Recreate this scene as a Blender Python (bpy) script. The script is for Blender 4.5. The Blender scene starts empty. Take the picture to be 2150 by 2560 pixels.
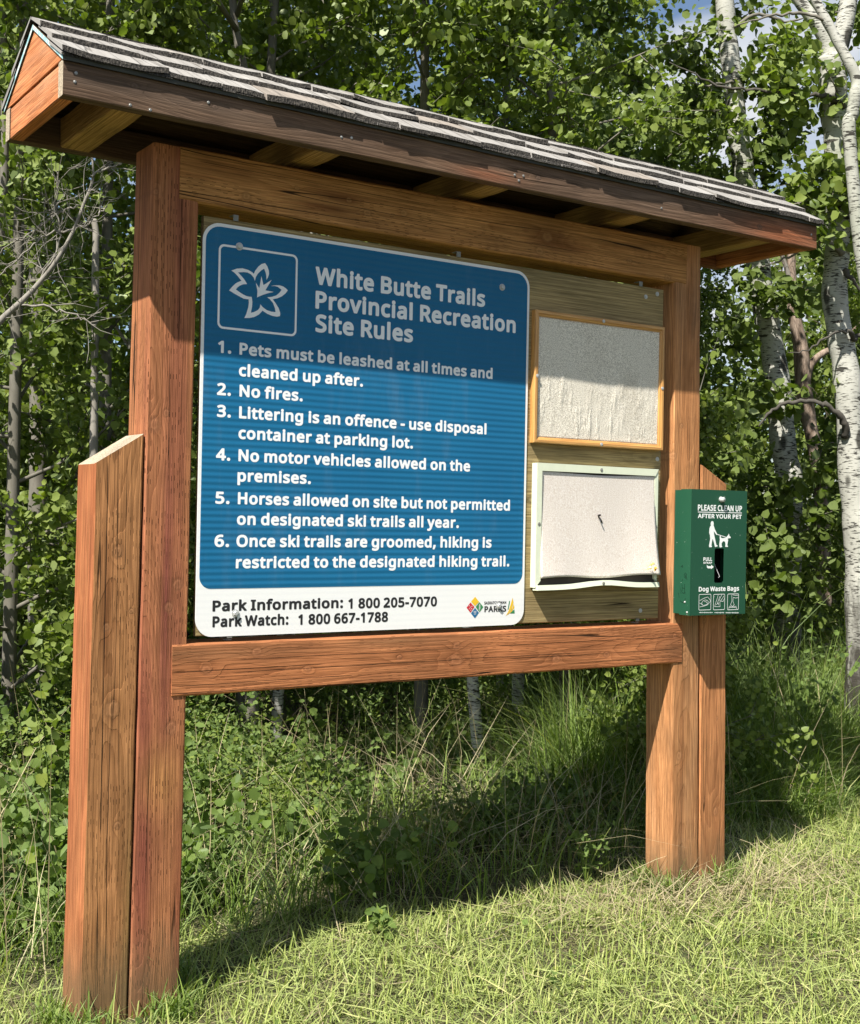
import bpy, bmesh, math, random, json
import numpy as np
from mathutils import Vector, Matrix
from mathutils.geometry import tessellate_polygon

SC = bpy.context.scene
COL = SC.collection
R = math.radians

# ------------------------------------------------------------------ camera
cam = bpy.data.cameras.new("camera")
cam.sensor_fit = 'HORIZONTAL'; cam.sensor_width = 36.0
cam.lens = 3157.6 / 2150 * 36.0
cam.clip_start = 0.05; cam.clip_end = 2000
camo = bpy.data.objects.new("camera", cam); COL.objects.link(camo)
_r, _u, _f = (0.82798727, -0.56044585, 0.01837196), (-0.01847422, 0.00548158, 0.99981431), (0.56044249, 0.82817293, 0.00581512)
_m = Matrix(((_r[0], _u[0], -_f[0], -1.50537), (_r[1], _u[1], -_f[1], -3.37608), (_r[2], _u[2], -_f[2], 1.36408), (0, 0, 0, 1)))
camo.matrix_world = _m
SC.camera = camo

# ------------------------------------------------------------------ light
SUN_DIR = Vector((0.548, 0.258, -0.796)).normalized()      # the way the light travels
EL = math.asin(-SUN_DIR.z); AZ = math.atan2(-SUN_DIR.x, -SUN_DIR.y)
sun = bpy.data.lights.new("sun", 'SUN'); sun.energy = 5.0; sun.angle = R(0.5); sun.color = (1.0, 0.95, 0.86)
suno = bpy.data.objects.new("sun", sun); COL.objects.link(suno)
suno.rotation_euler = SUN_DIR.to_track_quat('-Z', 'Y').to_euler()
world = bpy.data.worlds.new("World"); SC.world = world; world.use_nodes = True
wn = world.node_tree; wn.nodes.clear()
wo = wn.nodes.new('ShaderNodeOutputWorld'); bg = wn.nodes.new('ShaderNodeBackground')
sky = wn.nodes.new('ShaderNodeTexSky'); sky.sky_type = 'NISHITA'; sky.sun_disc = False
sky.sun_elevation = EL; sky.sun_rotation = AZ
sky.air_density = 1.0; sky.dust_density = 1.2; sky.ozone_density = 1.5
wc = wn.nodes.new('ShaderNodeTexCoord')
wnz = wn.nodes.new('ShaderNodeTexNoise'); wnz.inputs['Scale'].default_value = 3.4; wnz.inputs['Detail'].default_value = 6
wmp = wn.nodes.new('ShaderNodeMapping'); wmp.inputs['Scale'].default_value = (1, 1, 2.2); wmp.inputs['Location'].default_value = (0.35, 0.1, 0.55)
wrp = wn.nodes.new('ShaderNodeMapRange'); wrp.inputs[1].default_value = 0.54; wrp.inputs[2].default_value = 0.66
wmx = wn.nodes.new('ShaderNodeMix'); wmx.data_type = 'RGBA'
wmx.inputs[7].default_value = (6.0, 6.2, 6.5, 1)
wn.links.new(wc.outputs['Generated'], wmp.inputs['Vector']); wn.links.new(wmp.outputs[0], wnz.inputs['Vector'])
wn.links.new(wnz.outputs['Fac'], wrp.inputs[0])
# one bank of cloud low over the trees on the right
wdp = wn.nodes.new('ShaderNodeVectorMath'); wdp.operation = 'DOT_PRODUCT'; wdp.inputs[1].default_value = Vector((0.697, 0.622, 0.31)).normalized()
wn.links.new(wc.outputs['Generated'], wdp.inputs[0])
wad = wn.nodes.new('ShaderNodeMath'); wad.operation = 'MULTIPLY_ADD'; wad.inputs[1].default_value = 0.10; wn.links.new(wnz.outputs['Fac'], wad.inputs[0]); wn.links.new(wdp.outputs['Value'], wad.inputs[2])
wr2 = wn.nodes.new('ShaderNodeMapRange'); wr2.inputs[1].default_value = 1.036; wr2.inputs[2].default_value = 1.050; wn.links.new(wad.outputs[0], wr2.inputs[0])
wmm = wn.nodes.new('ShaderNodeMath'); wmm.operation = 'MAXIMUM'; wn.links.new(wrp.outputs[0], wmm.inputs[0]); wn.links.new(wr2.outputs[0], wmm.inputs[1])
wn.links.new(wmm.outputs[0], wmx.inputs[0])
wn.links.new(sky.outputs[0], wmx.inputs[6]); wn.links.new(wmx.outputs[2], bg.inputs['Color'])
bg.inputs['Strength'].default_value = 0.064
wn.links.new(bg.outputs[0], wo.inputs['Surface'])

SC.view_settings.view_transform = 'Standard'; SC.view_settings.look = 'None'
SC.view_settings.exposure = 1.08; SC.view_settings.gamma = 1.0
SC.cycles.max_bounces = 7; SC.cycles.diffuse_bounces = 4; SC.cycles.glossy_bounces = 3
SC.cycles.transmission_bounces = 4; SC.cycles.transparent_max_bounces = 4
SC.cycles.sample_clamp_indirect = 6.0
SC.cycles.use_denoising = True
SC.cycles.use_adaptive_sampling = True
SC.cycles.adaptive_threshold = 0.015

# ------------------------------------------------------------------ helpers: objects
def tag(o, label=None, cat=None, group=None, kind=None):
    if label: o['label'] = label
    if cat: o['category'] = cat
    if group: o['group'] = group
    if kind: o['kind'] = kind
    return o

def empty(name, loc=(0, 0, 0), label=None, cat=None, group=None):
    o = bpy.data.objects.new(name, None); COL.objects.link(o)
    o.location = loc; o.empty_display_size = 0.1
    return tag(o, label, cat, group)

def link(name, me, mats, parent=None, matrix=None):
    for m in (mats if isinstance(mats, (list, tuple)) else [mats]):
        me.materials.append(m)
    o = bpy.data.objects.new(name, me); COL.objects.link(o)
    if parent is not None: o.parent = parent
    if matrix is not None: o.matrix_basis = matrix
    return o

def mesh_from(verts, faces, mi=None, smooth=False):
    me = bpy.data.meshes.new("m")
    me.from_pydata([tuple(map(float, v)) for v in verts], [], [tuple(f) for f in faces])
    if mi is not None: me.polygons.foreach_set('material_index', mi)
    if smooth: me.polygons.foreach_set('use_smooth', [True] * len(me.polygons))
    me.update()
    return me

def np_mesh(V, F, mi=None, smooth=False):
    """verts (n,3) and quads (m,4) as one mesh"""
    V = np.asarray(V, np.float32); F = np.asarray(F, np.int32)
    me = bpy.data.meshes.new("m")
    me.vertices.add(len(V)); me.vertices.foreach_set('co', V.ravel())
    me.loops.add(F.size); me.loops.foreach_set('vertex_index', F.ravel())
    me.polygons.add(len(F)); me.polygons.foreach_set('loop_start', np.arange(0, F.size, 4, dtype=np.int32))
    if mi is not None: me.polygons.foreach_set('material_index', np.asarray(mi, np.int32))
    if smooth: me.polygons.foreach_set('use_smooth', np.ones(len(F), bool))
    me.update(calc_edges=True)
    return me

class MB:
    """collects simple shapes into one mesh"""
    def __init__(s): s.v = []; s.f = []; s.mi = []
    def add(s, vs, fs, m=0):
        b = len(s.v); s.v += [tuple(v) for v in vs]; s.f += [tuple(i + b for i in f) for f in fs]; s.mi += [m] * len(fs); return s
    def box(s, a, b, m=0):
        (x0, y0, z0), (x1, y1, z1) = a, b
        v = [(x0, y0, z0), (x1, y0, z0), (x1, y1, z0), (x0, y1, z0), (x0, y0, z1), (x1, y0, z1), (x1, y1, z1), (x0, y1, z1)]
        return s.add(v, [(0, 3, 2, 1), (4, 5, 6, 7), (0, 1, 5, 4), (1, 2, 6, 5), (2, 3, 7, 6), (3, 0, 4, 7)], m)
    def hexa(s, v, m=0):
        return s.add(v, [(0, 3, 2, 1), (4, 5, 6, 7), (0, 1, 5, 4), (1, 2, 6, 5), (2, 3, 7, 6), (3, 0, 4, 7)], m)
    def tube(s, pts, rads, n=8, m=0, cap=True, flat=None):
        pts = [Vector(p) for p in pts]
        b = len(s.v); up = Vector((0.13, 0.91, 0.4))
        for i, p in enumerate(pts):
            t = (pts[min(i + 1, len(pts) - 1)] - pts[max(i - 1, 0)]).normalized()
            a = t.cross(up)
            if a.length < 1e-3: a = t.cross(Vector((1, 0, 0)))
            a.normalize(); c = t.cross(a)
            for k in range(n):
                w = 2 * math.pi * k / n
                rr = rads[i] * (1 if flat is None else flat[k % len(flat)])
                s.v.append(tuple(p + (a * math.cos(w) + c * math.sin(w)) * rr))
        for i in range(len(pts) - 1):
            for k in range(n):
                k2 = (k + 1) % n
                s.f.append((b + i * n + k, b + i * n + k2, b + (i + 1) * n + k2, b + (i + 1) * n + k)); s.mi.append(m)
        if cap:
            s.f.append(tuple(b + k for k in range(n))); s.mi.append(m)
            s.f.append(tuple(b + (len(pts) - 1) * n + k for k in reversed(range(n)))); s.mi.append(m)
        return s
    def build(s, name, mats, parent=None, smooth=False, matrix=None):
        me = mesh_from(s.v, s.f, s.mi, smooth)
        bm = bmesh.new(); bm.from_mesh(me); bmesh.ops.recalc_face_normals(bm, faces=bm.faces); bm.to_mesh(me); bm.free()
        return link(name, me, mats, parent, matrix)

def catmull(pts, n=4):
    P = [Vector(p) for p in pts]; P = [P[0] * 2 - P[1]] + P + [P[-1] * 2 - P[-2]]
    out = []
    for i in range(1, len(P) - 2):
        for k in range(n):
            t = k / n
            out.append(0.5 * ((2 * P[i]) + (P[i + 1] - P[i - 1]) * t + (2 * P[i - 1] - 5 * P[i] + 4 * P[i + 1] - P[i + 2]) * t * t + (3 * P[i] - P[i - 1] - 3 * P[i + 1] + P[i + 2]) * t ** 3))
    out.append(P[-2]); return out

# ------------------------------------------------------------------ helpers: materials
class NT:
    def __init__(s, name):
        s.mat = bpy.data.materials.new(name); s.mat.use_nodes = True
        s.t = s.mat.node_tree; s.b = s.t.nodes['Principled BSDF']; s.out = s.t.nodes['Material Output']
        s.set('Specular IOR Level', 0.3); s.set('Roughness', 0.7)
    def put(s, sock, v):
        if isinstance(v, bpy.types.NodeSocket): s.t.links.new(v, sock)
        elif isinstance(v, (tuple, list)): sock.default_value = tuple(v) + (1,) * (4 - len(v)) if sock.type == 'RGBA' else tuple(v)
        else: sock.default_value = v
    def set(s, n, v): s.put(s.b.inputs[n], v)
    def n(s, typ): return s.t.nodes.new(typ)
    def m(s, op, a, b=0.0, c=0.0, clamp=False):
        x = s.n('ShaderNodeMath'); x.operation = op; x.use_clamp = clamp
        s.put(x.inputs[0], a); s.put(x.inputs[1], b); s.put(x.inputs[2], c); return x.outputs[0]
    def vec(s, x, y, z):
        q = s.n('ShaderNodeCombineXYZ'); s.put(q.inputs[0], x); s.put(q.inputs[1], y); s.put(q.inputs[2], z); return q.outputs[0]
    def sep(s, v):
        q = s.n('ShaderNodeSeparateXYZ'); s.put(q.inputs[0], v); return q.outputs
    def coord(s, k='Object'):
        return s.n('ShaderNodeTexCoord').outputs[k]
    def map(s, v, scale=(1, 1, 1), loc=(0, 0, 0)):
        q = s.n('ShaderNodeMapping'); s.put(q.inputs['Vector'], v); q.inputs['Scale'].default_value = scale; q.inputs['Location'].default_value = loc; return q.outputs[0]
    def noise(s, v, scale=1.0, detail=2.0, rough=0.5, col=False):
        q = s.n('ShaderNodeTexNoise'); s.put(q.inputs['Vector'], v); q.inputs['Scale'].default_value = scale
        q.inputs['Detail'].default_value = detail; q.inputs['Roughness'].default_value = rough
        return q.outputs['Color' if col else 'Fac']
    def vor(s, v, scale=1.0, out='Distance'):
        q = s.n('ShaderNodeTexVoronoi'); s.put(q.inputs['Vector'], v); q.inputs['Scale'].default_value = scale; return q.outputs[out]
    def mix(s, f, a, b, blend='MIX'):
        q = s.n('ShaderNodeMix'); q.data_type = 'RGBA'; q.blend_type = blend
        s.put(q.inputs[0], f); s.put(q.inputs[6], a); s.put(q.inputs[7], b); return q.outputs[2]
    def rng(s, v, a, b, c=0.0, d=1.0, smooth=True):
        q = s.n('ShaderNodeMapRange'); q.interpolation_type = 'SMOOTHSTEP' if smooth else 'LINEAR'
        s.put(q.inputs[0], v); q.inputs[1].default_value = a; q.inputs[2].default_value = b; q.inputs[3].default_value = c; q.inputs[4].default_value = d
        return q.outputs[0]
    def bump(s, h, strength=0.4, dist=0.003):
        q = s.n('ShaderNodeBump'); q.inputs['Strength'].default_value = strength; q.inputs['Distance'].default_value = dist
        s.put(q.inputs['Height'], h); s.set('Normal', q.outputs[0]); return q.outputs[0]
    def island(s):
        return s.n('ShaderNodeNewGeometry').outputs['Random Per Island']

def plain(name, col, rough=0.6, spec=0.3, metal=0.0, var=0.06, vs=40.0):
    t = NT(name); n = t.noise(t.coord(), vs, 3)
    t.set('Base Color', t.mix(1.0, col, t.mix(n, (1 - var * 2,) * 3, (1 + var * 2,) * 3), 'MULTIPLY'))
    t.set('Roughness', rough); t.set('Specular IOR Level', spec); t.set('Metallic', metal)
    return t.mat

def wood(name, light, dark, seed, pith=(0.05, -0.06), rings=150.0, alt=None, alt_amt=0.6, incise=0.0, crack=0.5, knots=1.0,
         wear=None, wear_amt=0.0, rough=0.78, spec=0.08, bump=0.38, kd=(3.0, 9.0), across=16.0, eyes=(), checks=(), stain=(), soil=False):
    """solid sawn timber: growth rings round a pith that runs along local x, knots, drying checks, incising slits, stain.
    eyes: knots at (x, y, radius); checks: long cracks (x0, x1, y, wander, width); stain: soft patches (x, y, length, breadth, colour)"""
    t = NT(name); rs = random.Random(seed)
    o3 = (rs.uniform(3, 40), rs.uniform(3, 40), rs.uniform(3, 40))
    co = t.coord(); x, y, z = t.sep(co)
    wv = t.sep(t.noise(t.map(co, (1.3, 5, 5), o3), 1.0, 2.0, col=True))
    drift = t.m('MULTIPLY', t.m('SUBTRACT', t.noise(t.map(co, (0.9, 0.5, 0.5), o3[::-1]), 1, 1), 0.5), 0.12)
    yy = t.m('ADD', t.m('SUBTRACT', y, pith[0]), t.m('MULTIPLY', t.m('SUBTRACT', wv[0], 0.5), 0.03))
    zz = t.m('ADD', t.m('SUBTRACT', z, pith[1]), t.m('ADD', t.m('MULTIPLY', t.m('SUBTRACT', wv[1], 0.5), 0.03), drift))
    rad = t.m('SQRT', t.m('ADD', t.m('MULTIPLY', yy, yy), t.m('MULTIPLY', zz, zz)))
    dk = t.vor(t.map(co, (kd[0], kd[1], kd[1]), o3), 1.0)
    km = t.m('MULTIPLY', t.m('POWER', 2.718, t.m('MULTIPLY', t.m('MULTIPLY', dk, dk), -34.0)), knots * 3.2)
    eye = None
    for (ex, ey, er) in eyes:
        dx = t.m('DIVIDE', t.m('SUBTRACT', x, ex), er * 1.25); dy = t.m('DIVIDE', t.m('SUBTRACT', y, ey), er)
        d2 = t.m('ADD', t.m('MULTIPLY', dx, dx), t.m('MULTIPLY', dy, dy))
        dl = t.m('DIVIDE', dx, 2.6); d3 = t.m('ADD', t.m('MULTIPLY', dl, dl), t.m('MULTIPLY', t.m('DIVIDE', dy, 1.5), t.m('DIVIDE', dy, 1.5)))
        km = t.m('ADD', km, t.m('MULTIPLY', t.m('POWER', 2.718, t.m('MULTIPLY', d3, -1.0)), er * 120.0))
        eye = d2 if eye is None else t.m('MINIMUM', eye, d2)
    ph = t.m('ADD', t.m('ADD', t.m('MULTIPLY', rad, rings), km), t.m('MULTIPLY', t.noise(t.map(co, (5, 60, 60), o3)), 0.6))
    fp = t.m('FRACT', ph)
    lw = t.m('MULTIPLY', t.m('POWER', fp, 2.0), t.rng(fp, 0.93, 1.0, 1.0, 0.0))
    fib = t.noise(t.map(co, (9, 420, 420), o3), 1, 2)
    fine = t.noise(t.map(co, (2.2, 150, 150), o3), 1, 3, 0.65)
    col = t.mix(t.m('MULTIPLY', lw, 0.52, clamp=True), light, dark)
    if alt:
        am = t.rng(t.noise(t.map(co, (0.55, across, across), o3[::-1]), 1, 2, 0.55), 0.42, 0.66)
        col = t.mix(t.m('MULTIPLY', am, alt_amt), col, alt)
    for (sx, sy, sl, sb_, sc_) in stain:
        dx = t.m('DIVIDE', t.m('SUBTRACT', x, sx), sl); dy = t.m('DIVIDE', t.m('SUBTRACT', y, sy), sb_)
        f = t.m('POWER', 2.718, t.m('MULTIPLY', t.m('ADD', t.m('MULTIPLY', dx, dx), t.m('MULTIPLY', dy, dy)), -1.0))
        f = t.m('MULTIPLY', f, t.rng(fine, 0.2, 0.7, 0.45, 1.0))
        col = t.mix(t.m('MULTIPLY', f, 0.85, clamp=True), col, sc_)
    if wear:
        wm = t.rng(t.noise(t.map(co, (1.6, 9, 9), (o3[1], o3[0], o3[2])), 1, 4, 0.6), 0.4, 0.7)
        col = t.mix(t.m('MULTIPLY', wm, wear_amt), col, wear)
    col = t.mix(1.0, col, (0.97, 0.90, 0.79), 'MULTIPLY')
    col = t.mix(1.0, col, t.mix(t.rng(fib, 0.25, 0.75), (0.72, 0.71, 0.70), (1.26, 1.27, 1.28)), 'MULTIPLY')
    col = t.mix(1.0, col, t.mix(t.rng(fine, 0.28, 0.72), (0.70, 0.69, 0.68), (1.23, 1.24, 1.25)), 'MULTIPLY')
    blot = t.noise(t.map(co, (3.0, 7, 7), o3), 1, 4, 0.6)
    col = t.mix(1.0, col, t.mix(t.rng(blot, 0.2, 0.8), (0.74, 0.75, 0.77), (1.22, 1.21, 1.20)), 'MULTIPLY')
    if knots > 0:
        core = t.mix(t.rng(dk, 0.02, 0.07), tuple(c * 1.05 for c in light), tuple(c * 0.42 for c in dark))
        col = t.mix(t.m('MULTIPLY', t.rng(dk, 0.05, 0.11, 1.0, 0.0), 0.8 * min(1, knots)), col, core)
    h = t.m('ADD', t.m('ADD', t.m('MULTIPLY', lw, -0.45), t.m('MULTIPLY', fib, 0.3)), t.m('MULTIPLY', fine, 0.5))
    if eye is not None:
        er_ = t.m('ADD', t.m('SQRT', eye), t.m('ADD', t.m('MULTIPLY', t.m('SUBTRACT', t.noise(t.map(co, (55, 75, 75)), 1, 2), 0.5), 0.9), t.m('MULTIPLY', t.m('SUBTRACT', fine, 0.5), 0.5)))
        rg = t.m('MULTIPLY', t.rng(er_, 0.55, 0.9), t.rng(er_, 0.9, 1.45, 1.0, 0.0))
        inn = t.rng(er_, 0.1, 0.75, 1.0, 0.0)
        col = t.mix(t.m('MULTIPLY', t.rng(er_, 0.7, 1.3, 1.0, 0.0), 0.35), col, tuple(c * 1.12 for c in light))
        col = t.mix(t.m('MULTIPLY', inn, 0.42), col, tuple(c * 0.62 for c in dark))
        col = t.mix(t.m('MULTIPLY', rg, 0.34), col, tuple(c * 0.5 for c in dark))
        h = t.m('SUBTRACT', h, t.m('MULTIPLY', rg, 0.22))
    ck = None
    if crack > 0:
        cn = t.noise(t.map(co, (0.32, 20, 20), (o3[2], o3[1], o3[0])), 1, 1.0)
        ck = t.rng(t.m('ABSOLUTE', t.m('SUBTRACT', cn, 0.5)), 0.002, 0.0085, 1.0, 0.0)
        ck = t.m('MULTIPLY', ck, t.rng(t.noise(t.map(co, (1.1, 6, 6), o3), 1, 1), 0.56 - 0.12 * crack, 0.6))
    for i, (x0, x1, cy, wd, wi) in enumerate(checks):
        nz = t.m('SUBTRACT', t.noise(t.map(t.vec(x, 0.0, 0.0), (2.2, 1, 1), (i * 3.7 + seed, 0, 0)), 1, 3, 0.6), 0.5)
        d = t.m('ABSOLUTE', t.m('SUBTRACT', t.m('SUBTRACT', y, cy), t.m('MULTIPLY', nz, wd)))
        wn_ = t.m('MULTIPLY', t.noise(t.map(t.vec(x, 0.0, 0.0), (9, 1, 1), (i * 1.3, 0, 0)), 1, 2), wi * 2.0)
        f = t.m('LESS_THAN', d, wn_)
        f = t.m('MULTIPLY', f, t.m('MULTIPLY', t.rng(x, x0, x0 + 0.03), t.rng(x, x1 - 0.03, x1, 1.0, 0.0)))
        ck = f if ck is None else t.m('MAXIMUM', ck, f)
    if ck is not None:
        col = t.mix(t.m('MULTIPLY', ck, 0.92), col, (0.018, 0.011, 0.007))
        h = t.m('SUBTRACT', h, t.m('MULTIPLY', ck, 1.6))
    if incise > 0:
        u, v, _ = t.sep(t.coord('UV'))
        vr = t.m('DIVIDE', v, 0.0088); row = t.m('FLOOR', vr)
        jit = t.m('FRACT', t.m('MULTIPLY', t.m('SINE', t.m('MULTIPLY', row, 12.9898)), 437.585))
        ur = t.m('DIVIDE', t.m('ADD', u, t.m('MULTIPLY', jit, 0.036)), 0.036)
        a = t.m('FRACT', ur)
        drop = t.m('GREATER_THAN', t.m('FRACT', t.m('MULTIPLY', t.m('SINE', t.m('ADD', t.m('MULTIPLY', t.m('FLOOR', ur), 78.233), t.m('MULTIPLY', row, 37.7))), 143.758)), 0.35)
        off = t.m('MULTIPLY', t.m('SUBTRACT', jit, 0.5), 0.4)
        da = t.m('MULTIPLY', t.m('MULTIPLY', t.m('LESS_THAN', a, 0.40), drop), t.rng(t.m('ABSOLUTE', t.m('ADD', t.m('SUBTRACT', t.m('FRACT', vr), 0.5), off)), 0.04, 0.12, 1.0, 0.0))
        da = t.m('MULTIPLY', da, t.rng(t.noise(t.map(co, (2, 14, 14), o3), 1, 2), 0.38, 0.60))
        da = t.m('MULTIPLY', da, incise)
        col = t.mix(da, col, tuple(c * 0.25 for c in dark))
        h = t.m('SUBTRACT', h, t.m('MULTIPLY', da, 1.2))
    if soil:
        dz = t.m('ADD', x, t.m('MULTIPLY', t.m('SUBTRACT', t.noise(t.map(co, (9, 28, 28), o3), 1, 4, 0.6), 0.5), 0.22))
        col = t.mix(t.rng(dz, 0.27, 0.50, 0.62, 0.0), col, (0.105, 0.085, 0.048))
    t.set('Base Color', col); t.set('Roughness', t.m('ADD', rough - 0.08, t.m('MULTIPLY', fib, 0.16))); t.set('Specular IOR Level', spec)
    t.bump(h, bump, 0.004)
    return t.mat

def basis(origin, xa, ya, za):
    return Matrix(((xa[0], ya[0], za[0], origin[0]), (xa[1], ya[1], za[1], origin[1]), (xa[2], ya[2], za[2], origin[2]), (0, 0, 0, 1)))

def board_mesh(L, W, T, bev=0.004, seg=None, wob=0.0, seed=0, fn=None):
    """timber with its grain along local x: x 0..L, y 0..W, z 0..T; softened edges; UV in metres (u along, v across)"""
    rs = random.Random(seed)
    n = seg or max(2, int(L / 0.07))
    xs = [L * i / n for i in range(n + 1)]
    ring = []
    c = bev
    prof = [(c, 0), (W - c, 0), (W, c), (W, T - c), (W - c, T), (c, T), (0, T - c), (0, c)]
    V = []
    for i, x in enumerate(xs):
        for k, (y, z) in enumerate(prof):
            j = wob * 0.5
            V.append(Vector((x, y + rs.uniform(-j, j), z + rs.uniform(-j, j))))
    F = []
    for i in range(n):
        for k in range(8):
            k2 = (k + 1) % 8
            F.append((i * 8 + k, i * 8 + k2, (i + 1) * 8 + k2, (i + 1) * 8 + k))
    F.append(tuple(range(8))); F.append(tuple(n * 8 + k for k in reversed(range(8))))
    if fn: V = [Vector(fn(v)) for v in V]
    me = mesh_from(V, F)
    bm = bmesh.new(); bm.from_mesh(me); bmesh.ops.recalc_face_normals(bm, faces=bm.faces)
    uv = bm.loops.layers.uv.new("UVMap")
    for f in bm.faces:
        nn = f.normal
        for l in f.loops:
            p = l.vert.co
            v = p.y if abs(nn.z) > abs(nn.y) else p.z + 0.31
            l[uv].uv = (p.x, v) if abs(nn.x) < 0.8 else (p.y, p.z)
    bm.to_mesh(me); bm.free()
    return me

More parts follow.
